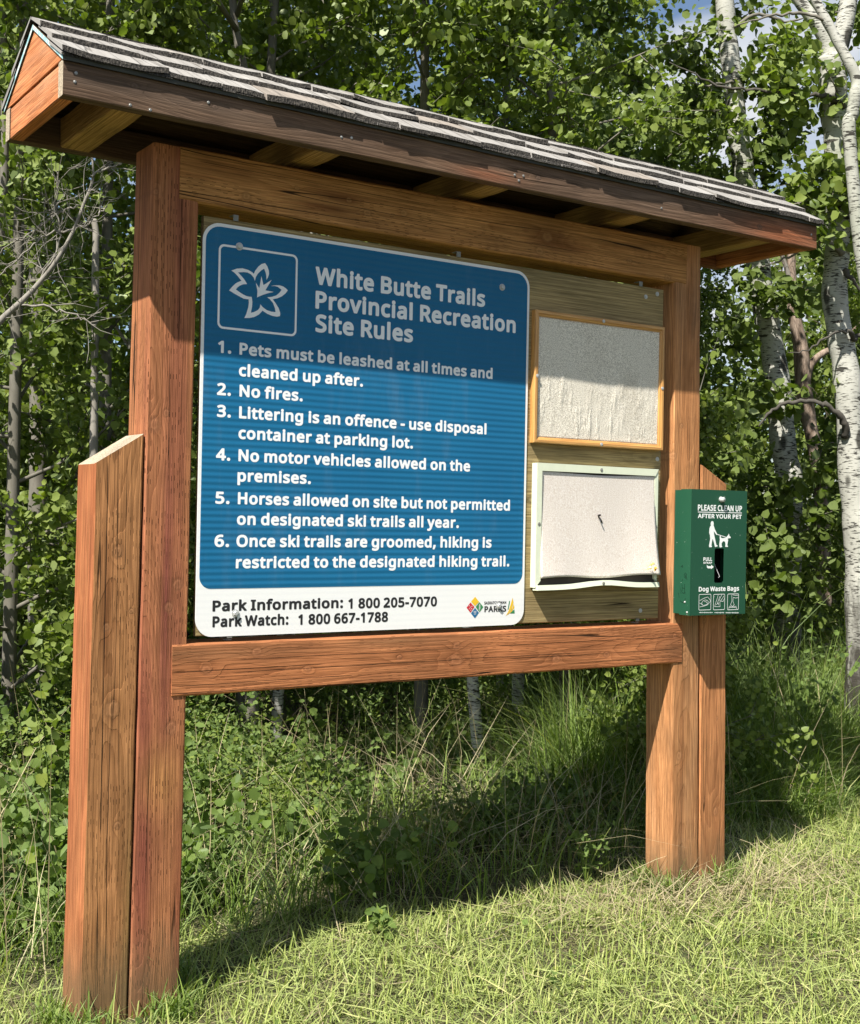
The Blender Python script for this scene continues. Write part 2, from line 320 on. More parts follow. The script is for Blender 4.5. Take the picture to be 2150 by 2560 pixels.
# ------------------------------------------------------------------ helpers: flat figures (lettering, emblems)
GLYPH_JSON = '''{" ":[175,[]],",":[225,[[34,-118,82,-117,94,-111,103,-100,142,-9,165,62,166,74,162,86,154,98,142,107,58,108,46,103,37,92,-2,-88,1,-100,10,-111,22,-117]]],"-":[263,[[33,123,201,123,213,126,223,135,229,147,230,207,227,219,218,231,201,237,27,237,15,234,3,225,-2,213,-2,147,10,129,21,124]]],".":[225,[[63,-34,92,-40,122,-36,146,-22,163,2,169,32,164,68,152,89,128,105,98,112,68,108,44,95,27,74,20,44,24,8,38,-17]]],"0":[439,[[150,-32,202,-38,250,-33,288,-20,317,-2,346,28,368,64,385,112,395,160,400,220,397,298,384,370,365,418,340,457,310,486,268,507,226,517,184,517,142,510,107,496,76,474,53,448,33,412,18,370,8,316,4,256,6,184,14,130,29,82,50,40,76,9,112,-17],[190,75,172,81,161,88,143,118,131,178,128,262,136,334,149,376,160,390,172,399,202,405,220,403,238,395,249,382,258,364,272,304,275,214,266,142,251,100,241,88,226,79]]],"1":[439,[[172,-25,188,-31,254,-31,272,-22,281,-7,281,479,279,491,272,502,254,510,200,511,182,505,44,403,36,395,32,383,33,371,39,359,74,317,86,310,98,308,110,312,159,347,159,-1,162,-13]]],"2":[439,[[16,-25,33,-31,369,-31,385,-25,395,-13,398,-1,397,59,392,71,381,81,369,85,201,85,192,89,273,166,321,218,355,269,371,311,377,347,376,377,364,425,339,463,297,495,267,507,231,515,183,517,141,512,105,502,68,485,27,459,11,443,9,425,13,413,51,368,63,361,75,359,87,363,123,386,153,399,201,405,225,399,241,389,249,375,252,353,249,329,242,311,214,269,7,65,3,53,3,-1,6,-13]]],"3":[439,[[92,-32,151,-37,205,-36,247,-31,283,-21,319,-3,344,16,369,46,384,76,394,124,389,178,380,202,367,223,349,242,328,256,355,285,371,316,378,352,375,400,365,430,343,463,319,484,283,503,253,512,211,517,169,516,127,511,91,501,49,482,15,460,6,448,4,430,10,418,42,376,55,367,67,365,79,368,145,400,187,405,217,403,235,397,247,386,253,370,252,352,247,337,235,323,223,316,181,305,103,303,91,298,81,286,78,274,78,220,81,208,91,197,103,192,187,190,229,182,258,166,267,142,265,118,253,96,235,84,211,77,169,74,127,78,85,88,37,105,19,103,8,94,1,76,1,16,7,1,17,-8,37,-16]]],"4":[439,[[238,-25,260,-31,320,-31,334,-25,346,-7,349,77,392,78,404,81,416,93,420,107,420,161,415,179,398,192,350,193,347,197,347,485,338,504,320,513,248,513,229,503,-9,179,-16,161,-15,101,-9,89,2,81,14,78,224,78,226,-7],[146,193,140,197,224,311,224,195]]],"5":[439,[[103,-32,151,-37,199,-37,241,-31,283,-18,319,1,344,22,361,43,379,75,393,130,391,190,379,227,351,268,319,294,271,315,217,324,157,324,151,328,157,395,331,395,349,404,359,424,359,484,354,496,339,508,73,510,55,503,46,490,26,256,31,235,71,208,85,203,169,213,199,212,229,206,247,197,259,184,268,154,267,130,259,106,241,90,211,78,175,75,133,78,91,88,49,106,31,103,20,94,13,76,14,16,17,4,25,-5,43,-15]]],"6":[439,[[160,-32,194,-37,230,-37,266,-31,302,-19,332,0,351,16,374,46,388,76,400,130,399,190,382,244,356,280,314,311,266,327,242,331,200,330,176,326,146,316,145,322,154,346,170,370,188,386,206,396,254,406,290,406,332,399,352,406,362,424,362,484,356,499,344,509,302,516,236,516,182,507,140,490,103,466,73,436,49,400,28,352,14,286,8,220,11,154,23,100,41,58,74,16,110,-12],[194,75,170,85,146,112,134,148,135,178,152,202,176,217,206,223,242,219,260,208,274,184,278,154,272,112,261,94,242,80,218,74]]],"7":[439,[[78,-25,96,-31,168,-31,182,-25,192,-14,399,425,399,485,394,497,384,506,366,511,30,511,18,508,5,497,0,479,1,419,6,407,18,398,30,395,246,395,250,389,67,11,66,-7]]],"8":[439,[[139,-32,184,-37,226,-37,268,-31,310,-16,342,4,367,28,386,58,395,88,399,136,388,181,361,220,320,256,357,292,376,328,383,370,376,418,361,448,332,478,298,499,256,512,220,517,178,516,142,511,106,499,76,481,52,460,35,436,24,406,20,358,28,322,46,288,76,256,75,250,53,232,34,212,12,172,4,124,10,76,25,40,58,4,94,-18],[166,75,140,88,131,100,127,112,127,130,132,148,155,172,185,190,196,191,238,172,268,148,276,130,275,112,268,95,256,84,238,76,220,72,190,72],[196,314,166,330,149,346,143,364,147,388,166,402,190,407,220,406,244,398,255,388,259,376,258,358,254,346,243,334,220,318,208,312]]],":":[225,[[63,-34,92,-40,122,-36,146,-22,163,2,169,32,164,68,152,89,128,105,98,112,68,108,44,95,27,74,20,44,24,8,38,-17],[84,248,116,250,140,261,158,280,168,308,167,344,158,369,140,387,110,399,80,399,50,388,32,370,22,344,21,308,32,278,56,257]]],"A":[487,[[-18,-25,-1,-31,65,-31,83,-25,92,-13,143,112,149,117,299,117,305,112,356,-13,365,-24,383,-31,455,-31,468,-25,478,-13,481,-1,479,11,283,491,269,509,257,512,191,512,179,507,170,497,-29,11,-30,-7],[197,233,193,239,221,310,227,316,257,238,251,233]]],"B":[494,[[50,-25,61,-30,73,-31,247,-31,307,-25,343,-15,379,2,406,23,426,47,439,71,448,101,451,137,449,167,443,191,431,215,411,239,388,257,411,281,426,311,434,347,434,377,430,401,419,431,402,455,381,473,331,496,259,509,67,511,55,508,43,497,37,479,37,-1,40,-13],[163,82,163,192,229,194,271,191,301,181,315,167,321,149,320,125,312,107,295,92,271,85,247,82],[163,309,163,396,229,397,265,393,289,386,304,371,307,353,304,335,298,323,289,316,271,310,241,307,169,306]]],"C":[482,[[208,-32,270,-38,342,-34,414,-17,426,-9,432,0,435,10,435,70,426,87,415,94,402,96,324,80,270,78,228,85,192,104,173,124,156,154,145,190,141,238,146,292,158,328,180,361,210,385,246,398,288,402,330,397,396,376,408,378,420,385,451,442,455,460,451,472,444,481,420,493,366,509,306,517,246,515,186,503,138,482,96,452,61,412,35,364,16,298,12,238,19,166,39,100,67,52,102,16,150,-13]]],"D":[551,[[50,-25,67,-31,211,-31,271,-27,301,-21,355,-4,397,19,426,41,457,77,483,125,497,179,503,245,500,287,489,341,469,387,439,429,410,455,383,473,349,489,302,503,265,508,67,511,55,508,43,498,37,479,37,-1,40,-13],[163,83,163,395,247,395,301,381,325,367,343,350,357,329,367,300,373,239,371,203,361,167,350,143,335,125,307,105,277,93,247,86]]],"E":[428,[[50,-25,67,-31,349,-31,367,-25,378,-13,381,-1,380,59,373,73,361,82,169,84,163,89,163,192,343,194,361,205,368,227,367,283,361,296,349,305,337,308,169,308,163,310,163,395,349,395,367,401,378,413,381,431,380,485,375,497,367,505,349,511,67,511,55,508,43,497,37,479,37,-1,40,-13]]],"F":[402,[[50,-25,67,-31,133,-31,150,-25,160,-13,163,-1,163,170,169,172,337,173,349,175,361,185,367,203,367,263,361,275,349,285,337,288,169,288,163,290,163,395,349,395,367,401,378,413,381,431,380,485,375,497,367,505,349,511,67,511,55,508,43,497,37,479,37,-1,40,-13]]],"H":[559,[[50,-25,67,-31,133,-31,150,-25,160,-13,163,-1,163,191,169,193,358,191,359,-1,362,-13,373,-26,391,-31,457,-31,469,-27,478,-19,484,-1,484,479,482,491,474,503,457,510,391,511,373,506,364,497,359,479,359,311,355,308,169,308,163,310,163,479,157,497,145,507,133,510,61,510,43,498,37,479,37,-1,40,-13]]],"I":[275,[[10,-25,27,-31,213,-31,228,-25,238,-13,241,35,235,53,225,62,189,71,182,77,182,401,185,407,225,418,234,425,240,437,241,485,231,502,220,509,27,511,9,504,-1,491,-3,443,3,426,15,416,54,407,56,401,56,77,51,72,15,63,0,47,-2,-7]]],"K":[473,[[50,-25,67,-31,133,-31,145,-28,157,-17,163,-1,163,167,165,173,175,182,181,181,343,-25,361,-31,439,-31,451,-27,461,-19,467,-1,462,17,270,269,454,461,459,473,459,485,454,497,445,506,427,511,355,511,337,505,163,322,163,479,157,497,145,507,127,511,61,510,43,497,37,479,37,-1,40,-13]]],"L":[406,[[50,-25,67,-31,355,-31,373,-22,382,-7,382,59,373,76,362,83,169,85,163,88,163,479,157,497,139,510,61,510,48,503,38,485,37,-1,40,-13]]],"N":[572,[[50,-25,67,-31,133,-30,145,-25,155,-13,158,-1,158,275,158,281,163,285,373,-24,391,-31,469,-31,481,-28,492,-19,499,-1,499,479,496,491,487,503,469,510,403,510,388,503,380,491,377,203,373,193,163,502,145,510,67,511,55,508,43,498,37,479,37,-1,40,-13]]],"O":[587,[[209,-32,258,-37,318,-35,366,-26,408,-9,446,16,480,50,502,82,522,130,535,184,538,256,532,316,515,370,492,414,458,454,420,482,372,504,318,516,258,517,198,510,150,493,114,472,74,436,48,398,26,346,14,280,13,220,23,148,42,94,68,52,111,10,162,-18],[234,81,204,92,184,106,168,127,154,154,146,184,142,220,142,262,149,310,161,340,171,358,186,375,204,387,228,397,258,402,294,402,324,397,348,388,371,370,384,352,398,322,407,280,410,244,408,202,401,166,392,142,378,118,348,92,324,83,294,77,258,77]]],"P":[463,[[50,-25,67,-31,133,-31,145,-28,157,-17,163,-1,163,156,247,159,307,174,359,203,379,221,397,245,411,275,419,305,422,341,418,377,409,407,393,437,378,455,349,478,295,500,229,510,67,511,55,508,43,497,37,479,37,-1,40,-13],[163,272,163,396,211,396,241,393,265,386,283,372,292,353,294,329,289,305,277,290,259,280,229,273,181,269]]],"R":[475,[[50,-25,67,-31,133,-31,145,-28,157,-17,163,-1,163,167,211,167,217,163,326,-13,337,-26,355,-31,433,-31,446,-25,456,-13,459,5,454,17,338,197,339,203,379,233,402,263,415,294,421,335,418,383,406,419,382,455,349,480,295,501,229,510,67,511,55,508,43,497,37,479,37,-1,40,-13],[163,280,163,396,241,394,265,388,283,377,292,359,294,335,288,311,277,297,259,287,241,283]]],"S":[423,[[94,-32,143,-37,197,-37,239,-32,275,-22,305,-8,335,13,353,32,370,58,382,94,384,142,377,181,359,215,335,241,299,265,161,325,143,340,138,358,140,376,148,388,161,396,185,401,245,398,317,377,329,377,340,382,350,394,373,454,370,472,353,488,305,505,257,514,203,517,155,513,113,502,77,484,47,459,27,430,13,388,12,346,21,304,41,268,65,243,101,219,237,160,252,148,259,130,258,112,251,98,233,86,209,79,173,77,131,80,89,89,41,104,23,102,13,94,5,76,5,16,11,-2,17,-8,35,-17]]],"T":[428,[[146,-25,162,-31,234,-30,246,-25,256,-13,259,-1,259,389,264,395,384,395,402,401,414,419,415,479,410,497,396,508,384,511,6,511,-12,504,-22,491,-24,425,-21,413,-10,401,6,395,133,395,133,-1,136,-13]]],"U":[551,[[193,-32,230,-37,272,-37,320,-32,356,-21,392,-4,416,14,442,40,458,67,476,112,482,166,482,478,477,496,464,508,452,510,386,510,368,503,359,490,358,172,353,136,339,106,320,90,296,81,260,77,224,80,194,90,176,106,162,136,158,172,158,478,153,496,140,507,122,511,56,510,44,504,37,496,32,478,32,172,41,106,62,56,92,18,110,3,140,-15]]],"W":[692,[[124,-25,139,-31,205,-31,217,-29,230,-19,325,286,424,-19,433,-27,451,-31,517,-31,535,-21,543,-7,677,473,675,491,667,502,649,510,577,510,565,507,555,497,475,212,387,491,373,506,361,510,289,510,277,507,267,497,181,223,175,223,100,497,85,509,73,511,7,511,-12,503,-20,491,-22,473,112,-7]]],"Y":[435,[[150,-25,167,-31,233,-31,249,-25,259,-13,262,-1,263,179,427,467,430,479,428,491,413,507,401,510,329,510,311,503,203,314,197,312,89,503,71,510,-1,511,-19,504,-29,491,-31,479,-28,467,137,173,137,-1,140,-13]]],"a":[432,[[102,-32,139,-37,187,-36,229,-25,259,-9,283,-29,343,-31,356,-26,366,-14,369,4,369,244,367,280,359,310,344,340,325,361,301,377,271,389,241,395,199,397,163,395,121,386,79,372,55,360,45,346,43,334,46,322,67,274,79,263,97,260,163,283,205,287,223,284,235,279,243,268,246,256,246,250,241,247,151,241,91,225,61,210,43,196,15,160,5,130,1,100,4,70,12,40,26,16,49,-7,73,-21],[145,75,132,82,128,94,130,112,139,125,157,134,181,139,244,142,241,112,235,100,223,88,205,79,187,74,163,72]]],"b":[470,[[186,-32,239,-38,293,-31,341,-9,377,22,407,70,420,112,426,178,419,250,407,289,389,323,363,352,329,376,281,393,239,397,191,392,155,380,153,514,149,526,137,538,125,541,53,541,38,532,29,514,30,-8,36,-20,53,-30,113,-30,125,-23,137,-10,161,-23],[203,76,176,88,160,118,153,166,157,232,167,260,179,274,209,285,245,284,270,274,288,250,298,208,299,166,296,136,283,100,266,82,239,74]]],"c":[374,[[156,-32,212,-38,266,-33,320,-16,332,-8,338,2,339,70,329,88,320,94,308,96,236,77,200,76,176,82,158,94,146,112,138,136,134,166,136,208,141,232,152,256,170,273,194,282,218,284,248,280,296,267,308,269,320,278,346,346,344,358,338,368,320,379,272,393,224,398,176,395,134,384,98,367,68,344,40,310,23,274,11,226,8,166,14,112,28,70,49,34,78,4,110,-16]]],"d":[470,[[144,-32,176,-37,224,-36,260,-28,290,-13,296,-13,308,-27,320,-31,374,-31,391,-26,402,-14,405,4,405,508,400,526,386,539,308,541,296,537,285,526,281,514,281,388,278,380,242,393,206,397,170,396,134,389,104,376,71,352,45,322,28,292,14,244,8,178,11,130,24,76,46,34,73,4,104,-17],[182,76,158,90,140,124,134,178,139,226,152,259,170,278,194,286,236,283,260,268,276,232,281,172,276,118,265,94,248,81,218,74]]],"e":[434,[[163,-32,224,-38,296,-31,362,-9,370,-2,375,10,375,76,368,89,356,97,338,99,266,78,206,76,182,82,164,92,151,106,141,124,140,138,368,138,385,148,392,160,390,244,381,280,364,316,340,346,314,368,284,384,248,394,206,398,164,394,128,383,93,364,65,340,44,314,26,280,14,238,8,190,10,142,18,100,36,58,58,28,86,3,122,-18],[146,249,152,263,170,279,188,286,206,287,224,286,242,278,252,268,261,250,254,247]]],"f":[279,[[59,-25,76,-31,142,-31,157,-25,167,-13,170,-1,170,281,244,285,261,299,265,317,265,365,256,382,238,391,172,393,173,413,178,425,190,433,214,434,256,424,268,426,280,435,304,497,301,515,286,530,238,542,184,544,142,537,112,523,80,497,61,467,51,437,46,388,40,383,-2,370,-18,353,-20,311,-12,293,4,284,46,281,46,-1,49,-13]]],"g":[470,[[125,-186,182,-192,224,-192,290,-181,326,-165,350,-148,368,-129,386,-100,402,-48,405,0,405,360,399,378,386,389,320,391,305,384,296,372,254,389,218,396,176,397,134,389,98,372,68,349,44,319,28,288,19,264,10,222,8,180,10,138,15,108,27,72,55,24,72,6,98,-13,120,-24,152,-34,176,-37,218,-37,254,-30,278,-21,280,-24,276,-42,265,-60,248,-73,224,-80,188,-81,140,-75,74,-53,62,-54,49,-60,40,-72,37,-84,37,-138,43,-156,50,-163,68,-171],[176,78,153,96,139,132,134,180,141,234,155,264,176,281,200,286,236,282,250,276,263,264,277,234,282,168,276,114,262,90,242,78,206,73]]],"h":[472,[[42,-25,59,-31,125,-31,137,-27,149,-15,153,-1,153,185,158,233,166,257,179,273,197,282,221,286,245,285,263,281,275,272,283,257,286,227,286,-1,293,-19,311,-30,383,-31,401,-21,409,-7,409,251,404,287,391,323,375,347,353,367,324,383,293,392,257,397,221,396,191,391,155,379,153,515,143,533,125,541,53,541,39,533,29,515,29,-1,32,-13]]],"i":[218,[[42,-25,60,-31,126,-31,144,-22,153,-1,153,365,143,383,120,395,138,407,152,425,157,443,158,467,154,485,143,503,126,517,102,525,72,523,48,511,31,491,25,467,25,443,31,425,44,407,62,395,36,380,29,359,29,-1,32,-13]]],"k":[413,[[42,-25,59,-31,125,-31,137,-27,146,-19,152,-1,152,113,154,119,161,122,271,-19,281,-27,293,-31,377,-30,395,-19,400,-7,401,5,395,19,249,203,384,341,390,353,389,371,380,383,365,391,275,389,155,271,152,275,152,515,143,533,125,541,53,541,39,533,29,515,29,-1,32,-13]]],"l":[218,[[42,-25,59,-31,125,-31,143,-23,152,-7,153,509,151,521,143,533,125,541,53,541,39,533,29,515,29,-1,32,-13]]],"m":[695,[[42,-25,59,-31,125,-31,137,-27,149,-15,153,-1,153,197,159,239,168,263,179,276,197,283,221,286,245,283,257,275,268,251,269,-1,272,-13,282,-25,299,-31,365,-31,380,-25,390,-13,393,-1,393,197,397,239,407,263,418,275,437,283,461,286,485,283,497,276,503,268,508,251,510,-1,513,-13,523,-25,539,-31,605,-31,617,-27,629,-16,633,-1,633,233,628,287,610,335,591,359,566,377,539,389,497,397,455,397,419,390,383,375,353,356,335,371,305,386,257,397,197,394,167,385,143,373,137,375,125,387,113,391,59,391,41,384,31,371,29,359,29,5,32,-13]]],"n":[472,[[42,-25,59,-31,125,-31,137,-27,149,-15,153,-1,153,197,159,239,170,263,182,275,203,283,233,286,257,283,272,275,280,263,285,245,286,-1,289,-13,299,-25,317,-31,383,-31,395,-26,403,-19,410,-1,409,257,404,287,394,317,383,338,364,359,341,376,317,386,293,393,257,397,197,393,143,372,125,387,113,391,53,390,35,378,29,359,29,-1,32,-13]]],"o":[463,[[159,-32,200,-37,236,-37,278,-29,314,-16,350,8,375,34,391,58,407,94,417,136,419,196,413,244,401,280,381,316,355,346,320,372,284,388,242,396,194,397,152,390,116,377,92,363,62,338,38,306,21,268,11,226,8,166,14,118,28,76,50,39,84,4,122,-19],[188,76,170,83,158,94,142,124,134,178,140,232,154,262,176,280,206,286,242,282,260,274,272,263,287,232,293,178,287,130,274,100,254,82,224,74]]],"p":[470,[[65,-192,131,-191,143,-184,150,-174,153,-162,155,-21,191,-33,227,-37,275,-35,311,-25,341,-9,365,10,388,36,407,72,420,114,425,162,423,228,414,270,400,306,377,339,347,366,317,383,275,395,227,397,179,390,143,372,119,390,59,391,41,384,31,372,29,360,29,-162,32,-174,41,-186,53,-191],[197,77,183,84,173,93,159,126,153,192,159,240,169,264,185,278,215,285,251,283,275,269,293,234,300,180,294,132,282,102,263,82,233,73]]],"r":[327,[[42,-25,59,-31,125,-31,137,-27,149,-15,153,-1,153,197,158,227,176,257,203,276,233,282,275,277,295,287,304,305,312,365,308,377,297,389,263,396,215,396,179,387,143,365,131,383,113,391,53,390,34,377,29,359,29,-1,32,-13]]],"s":[374,[[84,-32,125,-37,173,-37,239,-26,269,-14,293,2,308,16,323,39,334,70,336,112,330,142,312,172,293,191,269,207,149,257,131,267,126,274,131,280,143,284,179,287,215,283,275,265,293,269,304,280,328,334,328,352,320,364,312,370,269,386,227,394,179,398,131,394,95,385,59,368,35,349,20,328,8,298,5,262,13,226,29,200,47,182,70,166,191,115,209,104,215,94,214,88,203,79,185,74,155,72,107,78,41,101,29,100,17,94,8,82,6,70,8,4,17,-8,27,-14]]],"t":[291,[[128,-32,172,-38,220,-34,256,-22,268,-8,270,52,262,70,250,78,238,80,196,73,172,75,160,88,158,106,158,280,166,283,238,283,256,291,267,310,267,364,258,382,244,390,160,391,158,394,157,448,148,465,130,473,88,474,76,470,64,459,40,390,-2,370,-15,358,-19,346,-19,310,-14,296,-2,286,34,280,34,94,39,58,46,35,61,10,79,-8,100,-22]]],"u":[472,[[136,-32,175,-37,223,-36,265,-26,295,-12,307,-25,319,-30,379,-31,393,-26,403,-15,407,-2,407,358,402,376,391,387,379,391,313,391,301,388,287,376,283,358,283,172,278,124,268,100,253,84,235,77,205,73,187,75,166,82,156,94,151,112,149,358,145,376,133,387,115,391,49,390,37,384,29,376,25,358,25,124,31,70,44,34,67,4,97,-17]]],"v":[394,[[125,-25,143,-31,215,-31,227,-28,239,-19,386,347,389,365,377,385,359,391,293,391,281,389,269,381,179,150,95,371,89,381,71,391,-1,391,-13,388,-26,377,-31,365,-28,347,113,-8]]],"w":[590,[[93,-24,109,-30,181,-30,193,-28,205,-20,212,-6,277,186,344,-18,355,-27,367,-30,445,-30,463,-22,472,-6,577,354,577,366,571,380,559,389,547,392,481,392,462,384,452,366,403,186,397,196,341,372,325,389,313,392,241,391,223,383,215,372,157,195,151,189,97,379,85,389,73,392,7,392,-11,385,-21,372,-22,354,81,-6]]],"y":[396,[[2,-186,60,-192,90,-190,120,-182,144,-171,162,-158,199,-114,223,-66,388,348,390,366,378,385,360,391,294,391,282,389,270,381,186,164,180,161,90,381,72,391,0,391,-12,388,-25,378,-30,366,-28,348,119,0,99,-48,78,-75,54,-82,0,-79,-18,-92,-23,-108,-23,-162,-12,-179]]]}'''
GLYPH = json.loads(GLYPH_JSON)
def area(p):
    return 0.5 * sum(p[i][0] * p[(i + 1) % len(p)][1] - p[(i + 1) % len(p)][0] * p[i][1] for i in range(len(p)))
def inside(pt, p):
    r = False; x, y = pt
    for i in range(len(p)):
        (x1, y1), (x2, y2) = p[i], p[i - 1]
        if (y1 > y) != (y2 > y) and x < (x2 - x1) * (y - y1) / (y2 - y1) + x1: r = not r
    return r
def tess(polys):
    """list of closed 2-D contours (holes allowed) -> verts, tris"""
    V, F = [], []
    dep = [sum(inside(p[0], q) for q in polys if q is not p) for p in polys]
    for i, p in enumerate(polys):
        if dep[i] % 2: continue
        g = [p] + [q for j, q in enumerate(polys) if dep[j] == dep[i] + 1 and inside(q[0], p)]
        b = len(V)
        for q in g: V += list(q)
        for t in tessellate_polygon([[Vector((a[0], a[1], 0)) for a in q] for q in g]):
            F.append(tuple(b + k for k in t))
    return V, F
CAP = max(c[1] for c in zip(*[iter(sum(GLYPH['H'][1], []))] * 2)) / 1000.0 - min(c[1] for c in zip(*[iter(sum(GLYPH['H'][1], []))] * 2)) / 1000.0
CAP0 = min(c[1] for c in zip(*[iter(sum(GLYPH['H'][1], []))] * 2)) / 1000.0
def text_polys(s, x0, x1, base, cap):
    """contours of a line of lettering that runs from x0 to x1 with its capitals standing on base"""
    pen = 0.0; raw = []
    for ch in s:
        adv, cs = GLYPH[ch]
        for c in cs: raw.append([(pen + c[i] / 1000.0, c[i + 1] / 1000.0 - CAP0) for i in range(0, len(c), 2)])
        pen += adv / 1000.0
    lo = min(p[0] for c in raw for p in c); hi = max(p[0] for c in raw for p in c)
    sx = (x1 - x0) / (hi - lo); sy = cap / CAP
    return [[(x0 + (p[0] - lo) * sx, base + p[1] * sy) for p in c] for c in raw]
class Flat:
    """flat printed figures on a facade that looks along -y (u = x, v = z) at depth y"""
    def __init__(s, y): s.y = y; s.v = []; s.f = []; s.mi = []
    def polys(s, polys, m=0):
        V, F = tess(polys); b = len(s.v)
        s.v += [(p[0], s.y, p[1]) for p in V]; s.f += [tuple(i + b for i in f) for f in F]; s.mi += [m] * len(F); return s
    def glyphs(s, polys, m=0):
        # letters never overlap one another: tessellate in small runs
        k = 0; polys = sorted(polys, key=lambda p: min(a[0] for a in p))
        run = []; hi = -1e9
        for p in polys:
            lo = min(a[0] for a in p)
            if run and lo > hi: s.polys(run, m); run = []
            run.append(p); hi = max(hi if run[:-1] else -1e9, max(a[0] for a in p))
        if run: s.polys(run, m)
        return s
    def text(s, t, x0, x1, base, cap, m=0): return s.glyphs(text_polys(t, x0, x1, base, cap), m)
    def line(s, pts, w, m=0, closed=False):
        n = len(pts)
        for i in range(n if closed else n - 1):
            a = Vector(pts[i]); b = Vector(pts[(i + 1) % n]); d = b - a
            if d.length < 1e-6: continue
            d.normalize(); q = Vector((-d.y, d.x)) * w * 0.5; e = d * w * 0.25
            k = len(s.v)
            dy = 0.00004 * (i % 2)
            s.v += [(p[0], s.y - dy, p[1]) for p in (a - e - q, b + e - q, b + e + q, a - e + q)]
            s.f.append((k, k + 1, k + 2, k + 3)); s.mi.append(m)
        return s
    def build(s, name, mats, parent):
        me = mesh_from(s.v, s.f, s.mi)
        bm = bmesh.new(); bm.from_mesh(me)
        for f in bm.faces:
            f.normal_update()
            if f.normal.y > 0: f.normal_flip()
        bm.to_mesh(me); bm.free()
        return link(name, me, mats, parent)
def rrect(x0, z0, x1, z1, r, n=8):
    rs = r if isinstance(r, (tuple, list)) else (r,) * 4
    out = []
    for (cx, cz, a0, q) in ((x1 - rs[0], z0 + rs[0], -90, rs[0]), (x1 - rs[1], z1 - rs[1], 0, rs[1]), (x0 + rs[2], z1 - rs[2], 90, rs[2]), (x0 + rs[3], z0 + rs[3], 180, rs[3])):
        for k in range(n + 1):
            a = R(a0 + 90 * k / n); out.append((cx + q * math.cos(a), cz + q * math.sin(a)))
    return out
def slab(poly, y0, y1):
    """a flat plate of the given outline with real thickness, front at y0"""
    V, F = tess([poly]); n = len(poly)
    vs = [(p[0], y0, p[1]) for p in poly] + [(p[0], y1, p[1]) for p in poly]
    fs = [tuple(f) for f in F] + [tuple(i + n for i in reversed(f)) for f in F]
    fs += [(i, (i + 1) % n, n + (i + 1) % n, n + i) for i in range(n)]
    return vs, fs

# ------------------------------------------------------------------ ground
def sst(a, b, x):
    t = np.clip((x - a) / (b - a), 0, 1); return t * t * (3 - 2 * t)
def ground_z(x, y):
    x = np.asarray(x, float); y = np.asarray(y, float)
    h = -0.045 + 0.040 * sst(-0.5, 2.1, x) + 0.10 * sst(2.3, 6, x) + 0.10 * sst(0.8, 6, y)
    h = h + 0.010 * np.sin(x * 3.1 + 1.3 * np.sin(y * 2.3)) * np.sin(y * 3.7 + 0.6) * (1 - sst(8, 20, np.hypot(x, y)))
    h = h + 0.006 * np.sin(x * 9.3 + 2 * y) * np.sin(y * 8.1 - x) * (1 - sst(6, 15, np.hypot(x, y)))
    return h
def gz(x, y): return float(ground_z(x, y))

g1 = np.concatenate([-np.geomspace(600, 8, 16), np.arange(-7, 11, 0.12), np.geomspace(11.5, 600, 16)])
gx, gy = np.meshgrid(g1, g1, indexing='ij'); ng = len(g1)
GV = np.stack([gx.ravel(), gy.ravel(), ground_z(gx, gy).ravel()], 1)
ii = np.arange(ng * ng).reshape(ng, ng)
GF = np.stack([ii[:-1, :-1].ravel(), ii[1:, :-1].ravel(), ii[1:, 1:].ravel(), ii[:-1, 1:].ravel()], 1)
t = NT("soil_and_thatch"); co = t.coord()
c = t.mix(t.rng(t.noise(co, 2.2, 5), 0.35, 0.65), (0.045, 0.060, 0.018), (0.085, 0.075, 0.036))
c = t.mix(t.rng(t.noise(co, 60, 4), 0.35, 0.7), c, (0.12, 0.105, 0.055))
c = t.mix(t.rng(t.noise(co, 130, 3), 0.5, 0.62), c, (0.03, 0.032, 0.015))
t.set('Base Color', c); t.set('Roughness', 0.95); t.bump(t.noise(co, 90, 4), 0.9, 0.02)
ground = link("ground", np_mesh(GV, GF, smooth=True), t.mat); tag(ground, kind='structure')

# ------------------------------------------------------------------ timber
ORL, ORD = (0.46, 0.195, 0.085), (0.21, 0.075, 0.033)
# local frame of an upright: x = height above -0.25, y from its left edge; of a rail: x from its left end, y above its foot
M_POST_L = wood("stained_cedar_post_red", (0.42, 0.188, 0.096), (0.22, 0.085, 0.043), 11, (0.01, 0.09), 250, soil=True, alt=(0.25, 0.085, 0.06), alt_amt=0.6, incise=1.0, crack=0.2, knots=0.4, kd=(2.0, 6), across=12,
    eyes=((1.866, 0.030, 0.016), (1.416, 0.109, 0.014), (1.351, 0.083, 0.012), (1.008, 0.098, 0.016), (2.52, 0.020, 0.008), (1.90, 0.065, 0.010)),
    checks=((0.3, 1.1, 0.083, 0.006, 0.0006), (2.1, 2.6, 0.098, 0.01, 0.0010), (1.75, 2.05, 0.072, 0.006, 0.0008)),
    stain=((0.80, 0.020, 0.42, 0.022, (0.20, 0.055, 0.05)), (1.35, 0.075, 0.45, 0.020, (0.20, 0.06, 0.055)), (0.86, 0.07, 0.10, 0.07, (0.46, 0.235, 0.095)), (0.30, 0.13, 0.5, 0.02, (0.20, 0.06, 0.04))))
